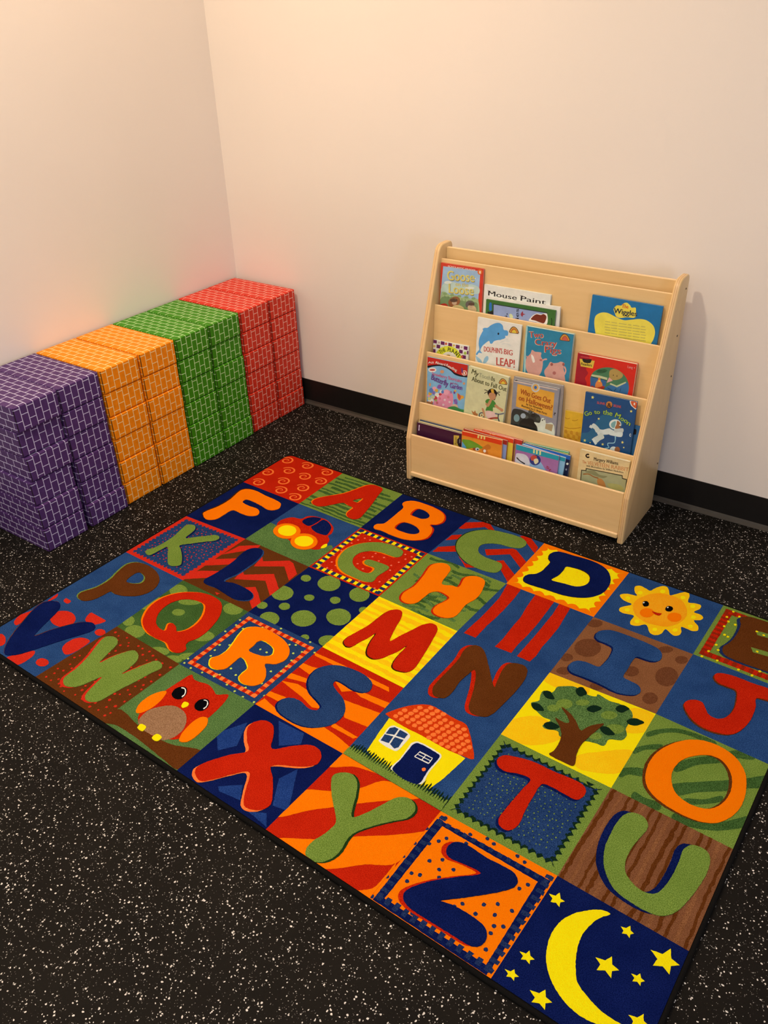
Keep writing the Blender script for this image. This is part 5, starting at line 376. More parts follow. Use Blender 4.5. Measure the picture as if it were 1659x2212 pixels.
dict(k='mred',tier=4,d=0.0285,th=0.006,x0=0.1968,w=0.1404,zt=0.2200,ro=0.0302,h=0.1852,cover='#e88a28',back='#e88a28',label='orange board book with a green leaf shape under a red band, bottom tier',group='books on the bottom tier',
 art=[('#e23c14','P','0.1,-0.1 140.5,0 139.3,16.1 -0.1,13.6'),('#f0cc70','P','55.6,0.4 55.2,11.8 60.8,10.8 61.1,-0.5'),('#f0cc70','P','66.3,0.2 65.9,11.5 71.5,10.6 71.8,-0.7'),('#f0cc70','P','76.9,-0.3 76.6,11.1 82.1,10.2 82.4,-1.2'),('#f0cc70','P','55.4,1.8 81.9,2.2 82.6,-1.3 56.2,-1.7'),('#6c9428','S','0.8,29.5 10.6,26 28.8,24.4 49.6,28.3 76.9,39.3 73.2,43.8 39.9,49.2 11.4,55.9'),('#5c9cc0','S','0.4,35.9 7.1,41.8 16.6,54.7 -0.4,57.4'),('#cc7024','S','70.7,45.7 85.4,28.6 94,23.7 102.6,29.5 101,38.5 91,43.4 95.3,56 78.8,57.4'),('#a04828','S','50.3,49.8 49.4,52.9 46.9,55.3 43.7,56.1 41.1,54.9 40,52.2 40.9,49 43.4,46.6 46.6,45.9 49.2,47.1'),('#c8ccc8','S','63.1,47.5 61.8,51 58.3,53.8 53.9,54.9 50.2,53.7 48.8,50.9 50,47.3 53.5,44.5 58,43.5 61.6,44.6'),('#202428','S','60.6,48.8 60,50.7 58.5,52.1 56.6,52.6 55.1,51.9 54.4,50.3 55,48.4 56.4,46.9 58.3,46.5 59.9,47.2'),('#f4e8d0','S','86.6,48.1 85.8,51.5 83.5,54.1 80.5,54.8 78.1,53.4 77,50.4 77.8,47 80.2,44.5 83.1,43.8 85.6,45.2'),],
 txt=[]),
dict(k='tfour',tier=4,d=0.0085,th=0.007,x0=0.4026,w=0.1423,zt=0.2259,ro=0.0358,h=0.1911,cover='#3c9878',back='#3c9878',label='green-topped board book at the back of the teal stack, bottom tier',group='books on the bottom tier',
 art=[('#d8d058','P','3.9,6.8 142.5,6.7 143,3.4 4.5,3.4'),],
 txt=[]),
dict(k='tthree',tier=4,d=0.0155,th=0.0065,x0=0.4037,w=0.1513,zt=0.2275,ro=-0.0160,h=0.1903,cover='#0f1c3c',back='#0f1c3c',label='black board book with white dots and blue band, right edge of the teal stack',group='books on the bottom tier',
 art=[('#1c5ca8','P','0,0 151.7,-0.1 151.2,13.2 0.7,16.9'),('#e8e4d4','S','148.4,26.5 148,28.9 146.3,30.8 144,31.5 141.9,30.7 140.9,28.7 141.3,26.3 143,24.4 145.3,23.7 147.4,24.5'),('#8c94a0','S','146.2,46 145.9,48 144.7,49.6 143.1,50.1 141.6,49.3 140.8,47.6 141.1,45.5 142.3,43.9 143.9,43.4 145.4,44.2'),],
 txt=[]),
dict(k='ttwo',tier=4,d=0.022,th=0.006,x0=0.4011,w=0.1417,zt=0.2253,ro=-0.0520,h=0.1832,cover='#8cb4cc',back='#8cb4cc',label='board book with pale blue edge behind the teal book, bottom tier',group='books on the bottom tier',
 art=[('#22909c','P','-1.1,0.4 142.2,-0.1 142.5,12.3 0.1,17.7'),],
 txt=[]),
dict(k='teal',tier=4,d=0.0285,th=0.006,x0=0.3843,w=0.1404,zt=0.2237,ro=-0.0077,h=0.1879,cover='#a66a98',back='#a66a98',label='mauve board book with a round globe picture under a teal band, bottom tier',group='books on the bottom tier',
 art=[('#2494a0','P','0,0.1 140.4,0 141.8,15.1 1.2,17.3'),('#e8d888','P','56.9,-1.2 57.8,13.5 62.9,12.4 62,-2.3'),('#e8d888','P','66.5,-0.9 67.3,13.8 72.4,12.6 71.5,-2.1'),('#e8d888','P','77.1,-1 78,13.7 83.1,12.5 82.2,-2.2'),('#e8d888','P','57,0.5 82.1,0.3 82.7,-4.1 57.7,-3.8'),('#d4c8d4','S','3,31.4 17.8,26 34.8,26.2 46,36.4 50.3,59.7 31.9,70 6.9,72.4'),('#2c2830','S','5,44.4 16.9,52.2 34.2,58 35.7,54.6 18.7,49 7.1,41.3'),('#90acd4','P','50.3,47.5 84.8,35.1 105.2,58.4 100.4,79.5 53.5,78.6'),('#283474','S','84.4,29.1 82.2,40.1 74,48.8 63.1,52 53.6,48.3 49.2,39.2 51.5,28.2 59.7,19.5 70.6,16.5 80,20.1'),('#c84c3c','S','51.8,27.5 62.9,19 71.5,21.9 66.9,34.1 55.4,38.6'),('#e4d0a0','S','62.1,34.3 73.3,27.4 77.9,37.1 68.3,47.2'),],
 txt=[('s', (103.0, 49.3), (112.8, 52.5), 12.2, '#a8283c'), ('t', (112.1, 56.4), (118.3, 59.5), 12.25, '#a8283c')]),
dict(k='velvet',tier=4,d=0.014,th=0.01,x0=0.5818,w=0.1485,zt=0.2532,ro=0.0039,h=0.2184,cover='#e8c184',back='#e8c184',label='tan book with a framed faded painting, rightmost on the bottom tier',group='books on the bottom tier',
 art=[('#1c1814','S','26.9,7 19.5,9.2 17,16.5 22.5,21.3 29.4,19 28.5,14.9 23.4,17 20.9,14.7 21.6,12.5 27.4,11.2'),('#c8a070','P','109.6,3 145.8,-0.7 145.8,-1.8 109.6,1.9'),('#c8a070','P','129.5,4.3 147,2.4 147,1.2 129.5,3.2'),('#2a2418','P','9.8,63.5 23.4,60.8 23.1,53.9 133.5,46.4 134.7,54.7 147.9,54.9 151.4,137.9 12.4,150.6'),('#ada374','P','12.3,65.7 25.9,63.1 25.6,56.1 131.8,49.2 133,57.5 145.7,57.8 148.5,135.8 14.3,147'),('#8c8458','S','22,67.1 48.1,55.3 65.5,63.5 89.8,62.4 77.5,71.7 44.4,69.5'),('#a0602c','S','17.7,77.4 33.4,72.9 50.2,76.8 64.1,77.3 64.6,73.8 51,73.3 33.7,69.4 17.2,74'),('#c88040','S','62.1,79.1 72.4,74.7 84.6,84.3 89.5,100.5 73.3,102.3 63.9,93.3'),('#b8a860','S','92.8,84.8 132.3,79.1 142,90.8 108.1,97.9'),],
 txt=[('Margery Williams', (44.0, 23.2), (115.8, 18.3), 10.24, '#3c2c1c'), ('The', (11.1, 41.5), (22.8, 40.0), 9.11, '#c87844'), ('VELVETEEN', (27.1, 41.7), (91.5, 35.3), 12.0, '#d08850'), ('RABBIT', (98.1, 34.6), (148.5, 30.2), 11.83, '#d08850'), ('with illustrations by William Nicholson', (23.8, 48.4), (134.6, 39.5), 5.46, '#4c3c24')]),
]
SPIRALS=[(22, 37), (106, 27), (193, 26), (22, 138), (76, 89), (148, 90), (43, 205), (109, 154), (214, 85), (142, 203), (193, 152), (210, 211)]
import bpy, bmesh, math, random
from mathutils import Vector, Matrix, Euler
from mathutils.geometry import tessellate_polygon
rnd = random.Random(7)
scn = bpy.context.scene
COL = scn.collection

# ------------------------------------------------------------------ helpers
def lin(h):
    if isinstance(h, str):
        h = h.lstrip('#'); c = [int(h[i:i+2], 16) / 255 for i in (0, 2, 4)]
    else:
        c = [v / 255 for v in h]
    return [v / 12.92 if v <= .04045 else ((v + .055) / 1.055) ** 2.4 for v in c]

def tag(o, label=None, cat=None, group=None, kind=None):
    if label: o['label'] = label
    if cat: o['category'] = cat
    if group: o['group'] = group
    if kind: o['kind'] = kind
    return o

def empty(name, loc, rz=0):
    o = bpy.data.objects.new(name, None); o.empty_display_size = .1
    o.location = loc; o.rotation_euler = (0, 0, rz); COL.objects.link(o); return o

def link(name, me, parent=None, mats=()):
    o = bpy.data.objects.new(name, me); COL.objects.link(o)
    for m in mats: me.materials.append(m)
    if parent: o.parent = parent
    return o

def from_bm(name, bm, mats, parent=None, smooth=False):
    me = bpy.data.meshes.new(name); bm.to_mesh(me); bm.free()
    if smooth:
        for p_ in me.polygons: p_.use_smooth = True
    return link(name, me, parent, mats)

def bbox(bm, x0, x1, y0, y1, z0, z1, mi=0, M=None):
    vs = [bm.verts.new((x, y, z)) for x in (x0, x1) for y in (y0, y1) for z in (z0, z1)]
    if M:
        for v in vs: v.co = M @ v.co
    fs = []
    for q in ((0,1,3,2),(4,6,7,5),(0,4,5,1),(2,3,7,6),(0,2,6,4),(1,5,7,3)):
        f = bm.faces.new([vs[i] for i in q]); f.material_index = mi; fs.append(f)
    return fs

def bevel(bm, w, seg=2, edges=None):
    bmesh.ops.bevel(bm, geom=list(edges if edges else bm.edges), offset=w, segments=seg, profile=.5, affect='EDGES', clamp_overlap=True)

def catmull(pts, step):
    n = len(pts); out = []
    for i in range(n):
        p0, p1, p2, p3 = pts[i-1], pts[i], pts[(i+1) % n], pts[(i+2) % n]
        L = math.hypot(p2[0]-p1[0], p2[1]-p1[1]); k = max(1, min(14, int(L / step + .5)))
        # centripetal-like: limit tangents by the shorter neighbour so corners do not overshoot
        la = math.hypot(p1[0]-p0[0], p1[1]-p0[1]) or 1e-6; lb = math.hypot(p3[0]-p2[0], p3[1]-p2[1]) or 1e-6
        t1 = [(p2[j]-p0[j]) * L / (L + la) for j in (0, 1)]; t2 = [(p3[j]-p1[j]) * L / (L + lb) for j in (0, 1)]
        for s in range(k):
            t = s / k; t_2 = t*t; t_3 = t_2*t
            out.append(tuple((2*t_3-3*t_2+1)*p1[j] + (t_3-2*t_2+t)*t1[j] + (-2*t_3+3*t_2)*p2[j] + (t_3-t_2)*t2[j] for j in (0, 1)))
    return out

def resample(pts, step):
    out = []; n = len(pts)
    for i in range(n):
        a, b = pts[i], pts[(i+1) % n]; k = max(1, int(math.hypot(b[0]-a[0], b[1]-a[1]) / step))
        for s in range(k): out.append((a[0]+(b[0]-a[0])*s/k, a[1]+(b[1]-a[1])*s/k))
    return out

def area(p): return .5 * sum(p[i-1][0]*p[i][1] - p[i][0]*p[i-1][1] for i in range(len(p)))

def clip(pts, reg):
    if area(reg) < 0: reg = reg[::-1]
    out = pts
    for i in range(len(reg)):
        a, b = reg[i-1], reg[i]
        if not out: break
        side = lambda p: (b[0]-a[0])*(p[1]-a[1]) - (b[1]-a[1])*(p[0]-a[0])
        src, out = out, []
        for j in range(len(src)):
            p, q = src[j-1], src[j]; sp, sq = side(p), side(q)
            if (sp >= 0) != (sq >= 0):
                t = sp / (sp - sq); out.append((p[0]+(q[0]-p[0])*t, p[1]+(q[1]-p[1])*t))
            if sq >= 0: out.append(q)
    return out

def clean(p):
    o = []
    for a in p:
        if not o or math.hypot(a[0]-o[-1][0], a[1]-o[-1][1]) > .02: o.append(a)
    if len(o) > 1 and math.hypot(o[0][0]-o[-1][0], o[0][1]-o[-1][1]) <= .02: o.pop()
    return o

def parse(s): return [tuple(float(v) for v in a.split(',')) for a in s.split()]

# ------------------------------------------------------------------ materials
def newmat(name):
    m = bpy.data.materials.new(name); m.use_nodes = True
    nt = m.node_tree; b = nt.nodes['Principled BSDF']; return m, nt, b
def N(nt, t, **k):
    n = nt.nodes.new(t)
    for a, v in k.items(): setattr(n, a, v)
    return n
def mixc(nt, fac, a, b, blend='MIX'):
    n = N(nt, 'ShaderNodeMix', data_type='RGBA', blend_type=blend)
    for sock, v in ((n.inputs[0], fac), (n.inputs[6], a), (n.inputs[7], b)):
        if hasattr(v, 'is_linked'): nt.links.new(v, sock)
        elif isinstance(v, (int, float)): sock.default_value = v
        else: sock.default_value = (*v, 1)
    return n.outputs[2]
def mth(nt, op, a, b=None, c=None):
    n = N(nt, 'ShaderNodeMath', operation=op)
    for i, v in enumerate((a, b, c)):
        if v is None: continue
        if hasattr(v, 'is_linked'): nt.links.new(v, n.inputs[i])
        else: n.inputs[i].default_value = v
    return n.outputs[0]
def ramp(nt, v, lo, hi):
    n = N(nt, 'ShaderNodeMapRange'); nt.links.new(v, n.inputs[0]); n.inputs[1].default_value = lo; n.inputs[2].default_value = hi; return n.outputs[0]
def noise(nt, vec, scale, detail=2, rough=.5, dist=0):
    n = N(nt, 'ShaderNodeTexNoise'); nt.links.new(vec, n.inputs['Vector'])
    n.inputs['Scale'].default_value = scale; n.inputs['Detail'].default_value = detail; n.inputs['Roughness'].default_value = rough; n.inputs['Distortion'].default_value = dist
    return n
def coord(nt, w='Object'): return N(nt, 'ShaderNodeTexCoord').outputs[w]
def scaled(nt, vec, s):
    n = N(nt, 'ShaderNodeMapping'); nt.links.new(vec, n.inputs[0]); n.inputs['Scale'].default_value = s; return n.outputs[0]
def bump(nt, b, h, strength, dist):
    n = N(nt, 'ShaderNodeBump'); n.inputs['Strength'].default_value = strength; n.inputs['Distance'].default_value = dist
    nt.links.new(h, n.inputs['Height']); nt.links.new(n.outputs[0], b.inputs['Normal'])

LIGHT_TINT = (1.0, .76, .60)     # the lamps are warm: printed colours are given as they look under them
def albedo(h, k=1.0): return [min(.93, v / t * k) for v, t in zip(lin(h), LIGHT_TINT)]

PILE = {}
def pile_mat(name, dark, light, mottle=.25):
    m, nt, b = newmat('pile ' + name); o = coord(nt)
    f = noise(nt, o, 560, 3, .75); v = ramp(nt, f.outputs[0], .37, .63)
    c = mixc(nt, v, albedo(dark, 1.06), albedo(light, 1.06))
    g = noise(nt, o, 16, 3, .6); gv = ramp(nt, g.outputs[0], .35, .7)
    c = mixc(nt, mth(nt, 'MULTIPLY', gv, mottle), c, albedo(dark))
    nt.links.new(c, b.inputs['Base Color']); b.inputs['Roughness'].default_value = .95
    b.inputs['Specular IOR Level'].default_value = 0
    bump(nt, b, f.outputs[0], .7, .004); PILE[name] = m; return m
for nm, dk, lt, mo in (
    ('red', (158,14,3), (212,44,16), .25), ('red2', (176,26,14), (218,50,30), .2), ('orange', (244,98,0), (255,120,8), .12),
    ('orange2', (250,138,10), (255,166,30), .5), ('orange3', (240,90,30), (255,130,58), .2), ('redorange', (186,40,6), (222,62,16), .2), ('amber', (250,166,6), (255,196,24), .4),
    ('yellow', (242,198,4), (255,222,16), .2), ('lime', (170,180,60), (206,206,90), .1), ('pink', (222,86,58), (240,120,88), .1),
    ('navy', (4,10,48), (24,34,84), .4), ('navy2', (14,24,54), (44,56,92), .2), ('blue', (12,34,74), (58,88,130), .35), ('blue2', (12,28,64), (52,76,114), .25), ('blue3', (16,34,84), (44,70,124), .4),
    ('green', (74,94,22), (140,152,66), .2), ('mgreen', (30,58,18), (116,140,74), .25), ('dgreen', (22,46,12), (88,114,54), .3), ('dkgreen', (18,36,10), (44,64,26), .2), ('xgreen', (8,22,14), (28,48,30), .2),
    ('brown', (72,30,6), (112,58,24), .3), ('dkbrown', (44,16,4), (78,38,14), .2), ('tan', (120,78,50), (170,122,86), .1), ('tan2', (104,56,28), (156,98,60), .35), ('brown2', (84,42,20), (122,70,42), .2), ('tan3', (96,50,26), (146,90,56), .3), ('maroon', (124,22,6), (160,44,18), .2), ('black', (4,4,6), (16,14,16), .1), ('white', (214,206,190), (244,238,226), .1)):
    pile_mat(nm, dk, lt, mo)
PILE_IDX = {n: i for i, n in enumerate(PILE)}

INK = {}
def ink(h):
    if h not in INK:
        m, nt, b = newmat('ink ' + h); c = albedo(h, .95); o = coord(nt)
        f = noise(nt, o, 45, 3, .6)
        nt.links.new(mixc(nt, ramp(nt, f.outputs[0], .3, .75), [v*.9 for v in c], [min(.95, v*1.06) for v in c]), b.inputs['Base Color'])
        b.inputs['Roughness'].default_value = .38; INK[h] = m
    return INK[h]

def paper_mat():
    m, nt, b = newmat('book pages'); o = coord(nt)
    w = noise(nt, scaled(nt, o, (3, 1600, 3)), 1, 1)
    nt.links.new(mixc(nt, ramp(nt, w.outputs[0], .4, .6), albedo('#c8b48c'), albedo('#f2e6c8')), b.inputs['Base Color']); b.inputs['Roughness'].default_value = .9
    return m
PAPER = paper_mat()

def wall_mat():
    m, nt, b = newmat('wall paint'); o = coord(nt)
    f = noise(nt, o, 1.1, 2); c = mixc(nt, ramp(nt, f.outputs[0], .3, .7), (.83, .81, .785), (.87, .845, .82))
    nt.links.new(c, b.inputs['Base Color']); b.inputs['Roughness'].default_value = .55; b.inputs['Specular IOR Level'].default_value = .3
    g = noise(nt, o, 260, 2); bump(nt, b, g.outputs[0], .06, .001); return m
WALL = wall_mat()

def floor_mat():
    m, nt, b = newmat('speckled rubber'); o = coord(nt)
    w1 = noise(nt, o, 140, 2); wv = N(nt, 'ShaderNodeVectorMath', operation='SCALE'); nt.links.new(w1.outputs['Color'], wv.inputs[0]); wv.inputs[3].default_value = .006
    ad = N(nt, 'ShaderNodeVectorMath', operation='ADD'); nt.links.new(o, ad.inputs[0]); nt.links.new(wv.outputs[0], ad.inputs[1])
    def flecks(scale, prob, r):
        v = N(nt, 'ShaderNodeTexVoronoi', voronoi_dimensions='3D'); v.inputs['Scale'].default_value = scale; nt.links.new(ad.outputs[0], v.inputs['Vector'])
        s = N(nt, 'ShaderNodeSeparateColor'); nt.links.new(v.outputs['Color'], s.inputs[0])
        on = mth(nt, 'LESS_THAN', s.outputs[0], prob)
        rad = mth(nt, 'MULTIPLY', s.outputs[1], r); near = mth(nt, 'LESS_THAN', v.outputs['Distance'], rad)
        return mth(nt, 'MULTIPLY', on, near), s.outputs[2]
    a, ca = flecks(225, .34, .44); d, cd = flecks(430, .20, .42)
    g = noise(nt, o, 6, 3); base = mixc(nt, ramp(nt, g.outputs[0], .3, .7), (.0042, .0036, .0030), (.0068, .0058, .0046))
    c = mixc(nt, mth(nt, 'MULTIPLY', d, mth(nt, 'ADD', mth(nt, 'MULTIPLY', cd, .6), .15)), base, (.55, .53, .51))
    c = mixc(nt, mth(nt, 'MULTIPLY', a, mth(nt, 'ADD', mth(nt, 'MULTIPLY', ca, .45), .55)), c, (.78, .76, .74))
    nt.links.new(c, b.inputs['Base Color']); b.inputs['Roughness'].default_value = .7; b.inputs['Specular IOR Level'].default_value = .12
    h = noise(nt, o, 420, 2); bump(nt, b, h.outputs[0], .25, .0015); return m
FLOOR = floor_mat()

def plain(name, c, rough=.5, spec=.4, var=.12, scale=30):
    m, nt, b = newmat(name); o = coord(nt); f = noise(nt, o, scale, 3)
    nt.links.new(mixc(nt, ramp(nt, f.outputs[0], .3, .7), [v*(1-var) for v in c], [min(1, v*(1+var)) for v in c]), b.inputs['Base Color'])
    b.inputs['Roughness'].default_value = rough; b.inputs['Specular IOR Level'].default_value = spec; return m
BASE = plain('black cove base', (.0075, .0072, .0075), .45, .4); TOE = plain('cove base toe', (.05, .048, .044), .4, .5)
BIND = plain('black serged binding', (.004, .004, .004), .9, .1, .4, 500); SCREW = plain('dark screw hole', (.05, .03, .015), .6)
DIM = plain('far wall paint', (.56, .57, .62), .7, .2, .03, 2)
CEIL = plain('ceiling paint', (.66, .64, .62), .8, .2, .02, 2)

def wood_mat(name, dirs, tone=1.0):
    m, nt, b = newmat(name); o = coord(nt); s = scaled(nt, o, dirs)
    f = noise(nt, s, 1, 4, .6, .4); g = noise(nt, o, 4, 2)
    c = mixc(nt, ramp(nt, f.outputs[0], .3, .75), [v*tone for v in (.77, .56, .27)], [v*tone for v in (.84, .63, .325)])
    c = mixc(nt, mth(nt, 'MULTIPLY', ramp(nt, g.outputs[0], .4, .7), .25), c, [v*tone for v in (.69, .485, .215)])
    nt.links.new(c, b.inputs['Base Color']); b.inputs['Roughness'].default_value = .36; b.inputs['Specular IOR Level'].default_value = .45
    b.inputs['Coat Weight'].default_value = .15; b.inputs['Coat Roughness'].default_value = .25; return m
WOOD = wood_mat('birch veneer', (4, 40, 40)); WOODV = wood_mat('birch veneer upright', (60, 30, 5))
def ply_mat(axis):
    m, nt, b = newmat('plywood edge ' + axis); o = coord(nt); sp = N(nt, 'ShaderNodeSeparateXYZ'); nt.links.new(o, sp.inputs[0])
    w = mth(nt, 'SINE', mth(nt, 'MULTIPLY', sp.outputs['XYZ'.index(axis)], 2 * math.pi / .0052)); f = noise(nt, o, 60, 2)
    v = ramp(nt, mth(nt, 'ADD', w, mth(nt, 'MULTIPLY', f.outputs[0], 1.2)), -.6, 1.8)
    nt.links.new(mixc(nt, v, (.56, .36, .16), (.84, .62, .35)), b.inputs['Base Color']); b.inputs['Roughness'].default_value = .4; return m
PLYX = ply_mat('X'); CUT = plain('pale plywood cut edge', (.90, .70, .44), .4, .4, .08, 120)

def brick_mat(name, col, pale): return (brick_one(name, col, pale), brick_one(name + ' seam and gap shade', tuple(int(v*.45 + k*.16) for v, k in zip(col, (70, 42, 20))), tuple(int(v*.75) for v in pale)))  # second print is darkened: brown fold seams plus painted gap shade
def brick_one(name, col, pale):
    m, nt, b = newmat('brick print ' + name); uv = coord(nt, 'UV')
    def lay(ms):
        t = N(nt, 'ShaderNodeTexBrick'); nt.links.new(uv, t.inputs['Vector'])
        for k, v in (('Scale', 1), ('Mortar Size', ms), ('Mortar Smooth', .25), ('Bias', 0), ('Brick Width', .0365), ('Row Height', .0221)): t.inputs[k].default_value = v
        t.offset = .5; t.offset_frequency = 2; return t
    t = lay(.0012)
    o = coord(nt); f = noise(nt, o, 60, 3); cc = albedo(col)
    base = mixc(nt, ramp(nt, f.outputs[0], .3, .75), [v*.88 for v in cc], [v*1.06 for v in cc])
    nt.links.new(mixc(nt, t.outputs['Fac'], base, albedo(pale)), b.inputs['Base Color'])
    b.inputs['Roughness'].default_value = .5; b.inputs['Specular IOR Level'].default_value = .22
    bump(nt, b, f.outputs[0], .08, .002); return m
BRICK = dict(purple=brick_mat('purple', (78,44,88), (206,184,208)), orange=brick_mat('orange', (250,128,8), (250,206,140)),
             green=brick_mat('green', (64,126,14), (206,222,150)), red=brick_mat('red', (216,50,28), (246,176,150)))

# ------------------------------------------------------------------ the room
XR, YF, ZC = 4.6, -7.2, 2.7
def wallbox(name, *b, m=WALL, **k):
    bm = bmesh.new(); bbox(bm, *b); return tag(from_bm(name, bm, [m]), kind='structure')
wallbox('floor', -.1, XR, YF, .1, -.06, 0, m=FLOOR)
wallbox('wall_left', -.1, 0, YF, .1, 0, ZC)
wallbox('wall_back', 0, XR, 0, .1, 0, ZC)
wallbox('wall_right', XR, XR + .1, YF, .1, 0, ZC, m=DIM)
wallbox('wall_front', 0, XR, YF - .1, YF, 0, ZC, m=DIM)
wallbox('ceiling', -.1, XR, YF, .1, ZC, ZC + .06, m=CEIL)
# unseen half-height partition behind the camera that cuts off the farther lamps
wallbox('unseen_partition_1', 0, XR - 1.2, -3.35, -3.25, 0, 1.78)
def baseboard(name, along, L0, L1):
    bm = bmesh.new()
    prof = [(0, .1016), (.003, .1016), (.0034, .014), (.006, .007), (.015, .0015), (.015, 0), (0, 0)]
    rings = []
    for t in (L0, L1):
        rings.append([bm.verts.new((t, -a, z) if along == 'x' else (a, t, z)) for a, z in prof])
    n = len(prof)
    for i in range(n):
        f = bm.faces.new([rings[0][i], rings[1][i], rings[1][(i+1) % n], rings[0][(i+1) % n]])
        if i in (2, 3, 4): f.material_index = 1
    bm.faces.new(rings[0]); bm.faces.new(rings[1][::-1]); bmesh.ops.recalc_face_normals(bm, faces=bm.faces)
    return tag(from_bm(name, bm, [BASE, TOE]), kind='structure')
baseboard('baseboard_back', 'x', 0, XR); baseboard('baseboard_left', 'y', YF, -.016)

# ------------------------------------------------------------------ cardboard blocks
BL, BWID, BH = .3035, .1470, .0755
PITCH = .1524
def block_mesh(mat):
    bm = bmesh.new(); bbox(bm, -BL/2, BL/2, -BWID/2, BWID/2, 0, BH)
    ve = [e for e in bm.edges if all(abs(v.co.x - BL/2) < 1e-5 for v in e.verts) and abs(e.verts[0].co.z - e.verts[1].co.z) > .01]
    new = bmesh.ops.bevel(bm, geom=ve, offset=.0055, segments=1, profile=.5, affect='EDGES')     # folded upright seams of the end panel, darkened to deepen the column gaps
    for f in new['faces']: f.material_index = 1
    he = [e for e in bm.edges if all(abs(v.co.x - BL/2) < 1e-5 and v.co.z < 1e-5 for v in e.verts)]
    new = bmesh.ops.bevel(bm, geom=he, offset=.0028, segments=1, profile=.5, affect='EDGES')  # dark bottom edge paints the shade between stacked blocks
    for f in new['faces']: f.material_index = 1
    bevel(bm, .002, 2)
    big = [f for f in bm.faces if abs(f.normal.z) > .99 and f.calc_area() > .02]     # top and bottom bulge a little, so stacked blocks touch
    ins = bmesh.ops.inset_individual(bm, faces=big, thickness=.012, depth=0)
    for f in big:
        for v in f.verts: v.co.z += .00105 if v.co.z > BH/2 else -.00105
    bm.normal_update(); uvl = bm.loops.layers.uv.new('UVMap')
    for f in bm.faces:
        n = f.normal; ax = max(range(3), key=lambda i: abs(n[i]))
        for l in f.loops:
            x, y, z = l.vert.co
            if ax == 2: u, v = x + .005, y + .0745
            elif ax == 0: u, v = (BL/2 + .005 + (BH - z)), y + .0745
            else: u, v = x + .009, z + .0115
            l[uvl].uv = (u, v)
    me = bpy.data.meshes.new('cardboard_block'); bm.to_mesh(me); bm.free(); me.materials.append(mat[0]); me.materials.append(mat[1])
    for p_ in me.polygons: p_.use_smooth = False
    return me
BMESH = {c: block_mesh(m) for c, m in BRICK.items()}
COLS = ['red', 'red', 'green', 'green', 'orange', 'orange', 'purple', 'purple']
WHERE = ['red column touching the back wall', 'red column beside the green blocks', 'green column beside the red blocks', 'green column beside the orange blocks',
         'orange column beside the green blocks', 'orange column beside the purple blocks', 'purple column beside the orange blocks', 'purple column at the free end']
ROW = ['bottom block on floor in the', 'second from floor in the', 'third from floor in the', 'third from top in the', 'second from top in the', 'topmost in the']
# how far each block sticks out from the stack (mm, bottom to top)
STICK = {7: (9, 7, 0, 3, -5, 5), 6: (8, 0, 1, -2, 1, 1), 5: (1, 1, -1, 1, -1, 1), 4: (2, 1, 0, 2, 0, 1), 3: (5, 3, 0, -2, 0, 1), 2: (6, 1, 0, 1, -3, 1), 1: (2, 2, 0, 2, 0, 0), 0: (4, 1, 0, 1, 0, 0)}
SIDE = {7: (-9, -7, -6, 2, 2, 3)}
xb, xt, yr = BLK[0], BLK[1], BLK[2]
for c in range(8):
    for r in range(6):
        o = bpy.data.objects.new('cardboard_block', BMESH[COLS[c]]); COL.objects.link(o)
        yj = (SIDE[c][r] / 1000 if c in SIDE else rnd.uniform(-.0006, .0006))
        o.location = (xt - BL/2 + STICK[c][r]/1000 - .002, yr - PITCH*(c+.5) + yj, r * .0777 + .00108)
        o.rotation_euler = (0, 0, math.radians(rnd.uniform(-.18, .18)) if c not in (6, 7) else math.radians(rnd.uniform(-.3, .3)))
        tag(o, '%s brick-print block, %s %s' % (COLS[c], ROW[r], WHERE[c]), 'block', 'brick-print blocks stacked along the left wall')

# ------------------------------------------------------------------ book rack
W, D, hk, Ht, Dt = SHELF['W'], SHELF['D'], SHELF['hk'], SHELF['Ht'], SHELF['Dt']
TH = .018
rack = empty('book_display_rack', (SHELF['sx'], SHELF['sy'], 0), SHELF['th'])
tag(rack, 'light birch tiered book display rack with four sloping rows of picture books', 'book rack')
def rounded(poly, radii, seg=6):
    out = []; n = len(poly)
    for i in range(n):
        p, a, b = Vector(poly[i]), Vector(poly[i-1]), Vector(poly[(i+1) % n]); r = radii[i]
        if r <= 0: out.append(tuple(p)); continue
        da, db = (a-p).normalized(), (b-p).normalized(); ang = da.angle(db); t = min(r / math.tan(ang/2), (a-p).length*.48, (b-p).length*.48)
        for k in range(seg+1):
            s = k/seg; q = (1-s)**2*(p+da*t) + 2*s*(1-s)*p + s*s*(p+db*t); out.append(tuple(q))
    return out
prof = rounded([(0, 0), (0, hk), (D - Dt, Ht), (D, Ht), (D, 0)], [.006, .02, .035, .022, .012])
def side_panel(x0):
    bm = bmesh.new(); a = [bm.verts.new((x0, y, z)) for y, z in prof]; b = [bm.verts.new((x0+TH, y, z)) for y, z in prof]; n = len(prof)
    caps = [bm.faces.new(a), bm.faces.new(b[::-1])]
    for i in range(n):
        f = bm.faces.new([a[i], b[i], b[(i+1) % n], a[(i+1) % n]]); f.material_index = 1
    bmesh.ops.recalc_face_normals(bm, faces=bm.faces)
    bevel(bm, .005, 3, [e for f in caps for e in f.edges])
    return from_bm('side_panel', bm, [WOODV, PLYX], rack, True)
for x0 in (0, W - TH):
    sp_ = side_panel(x0)
for y, z in ((.234, .70), (.223, .571), (.23, .449), (.238, .163)):
    bm = bmesh.new(); bmesh.ops.create_cone(bm, cap_ends=True, segments=12, radius1=.003, radius2=.0026, depth=.0016, matrix=Matrix.Translation((W + .0002, y, z)) @ Matrix.Rotation(math.pi/2, 4, 'Y'))
    from_bm('screw', bm, [SCREW], rack)
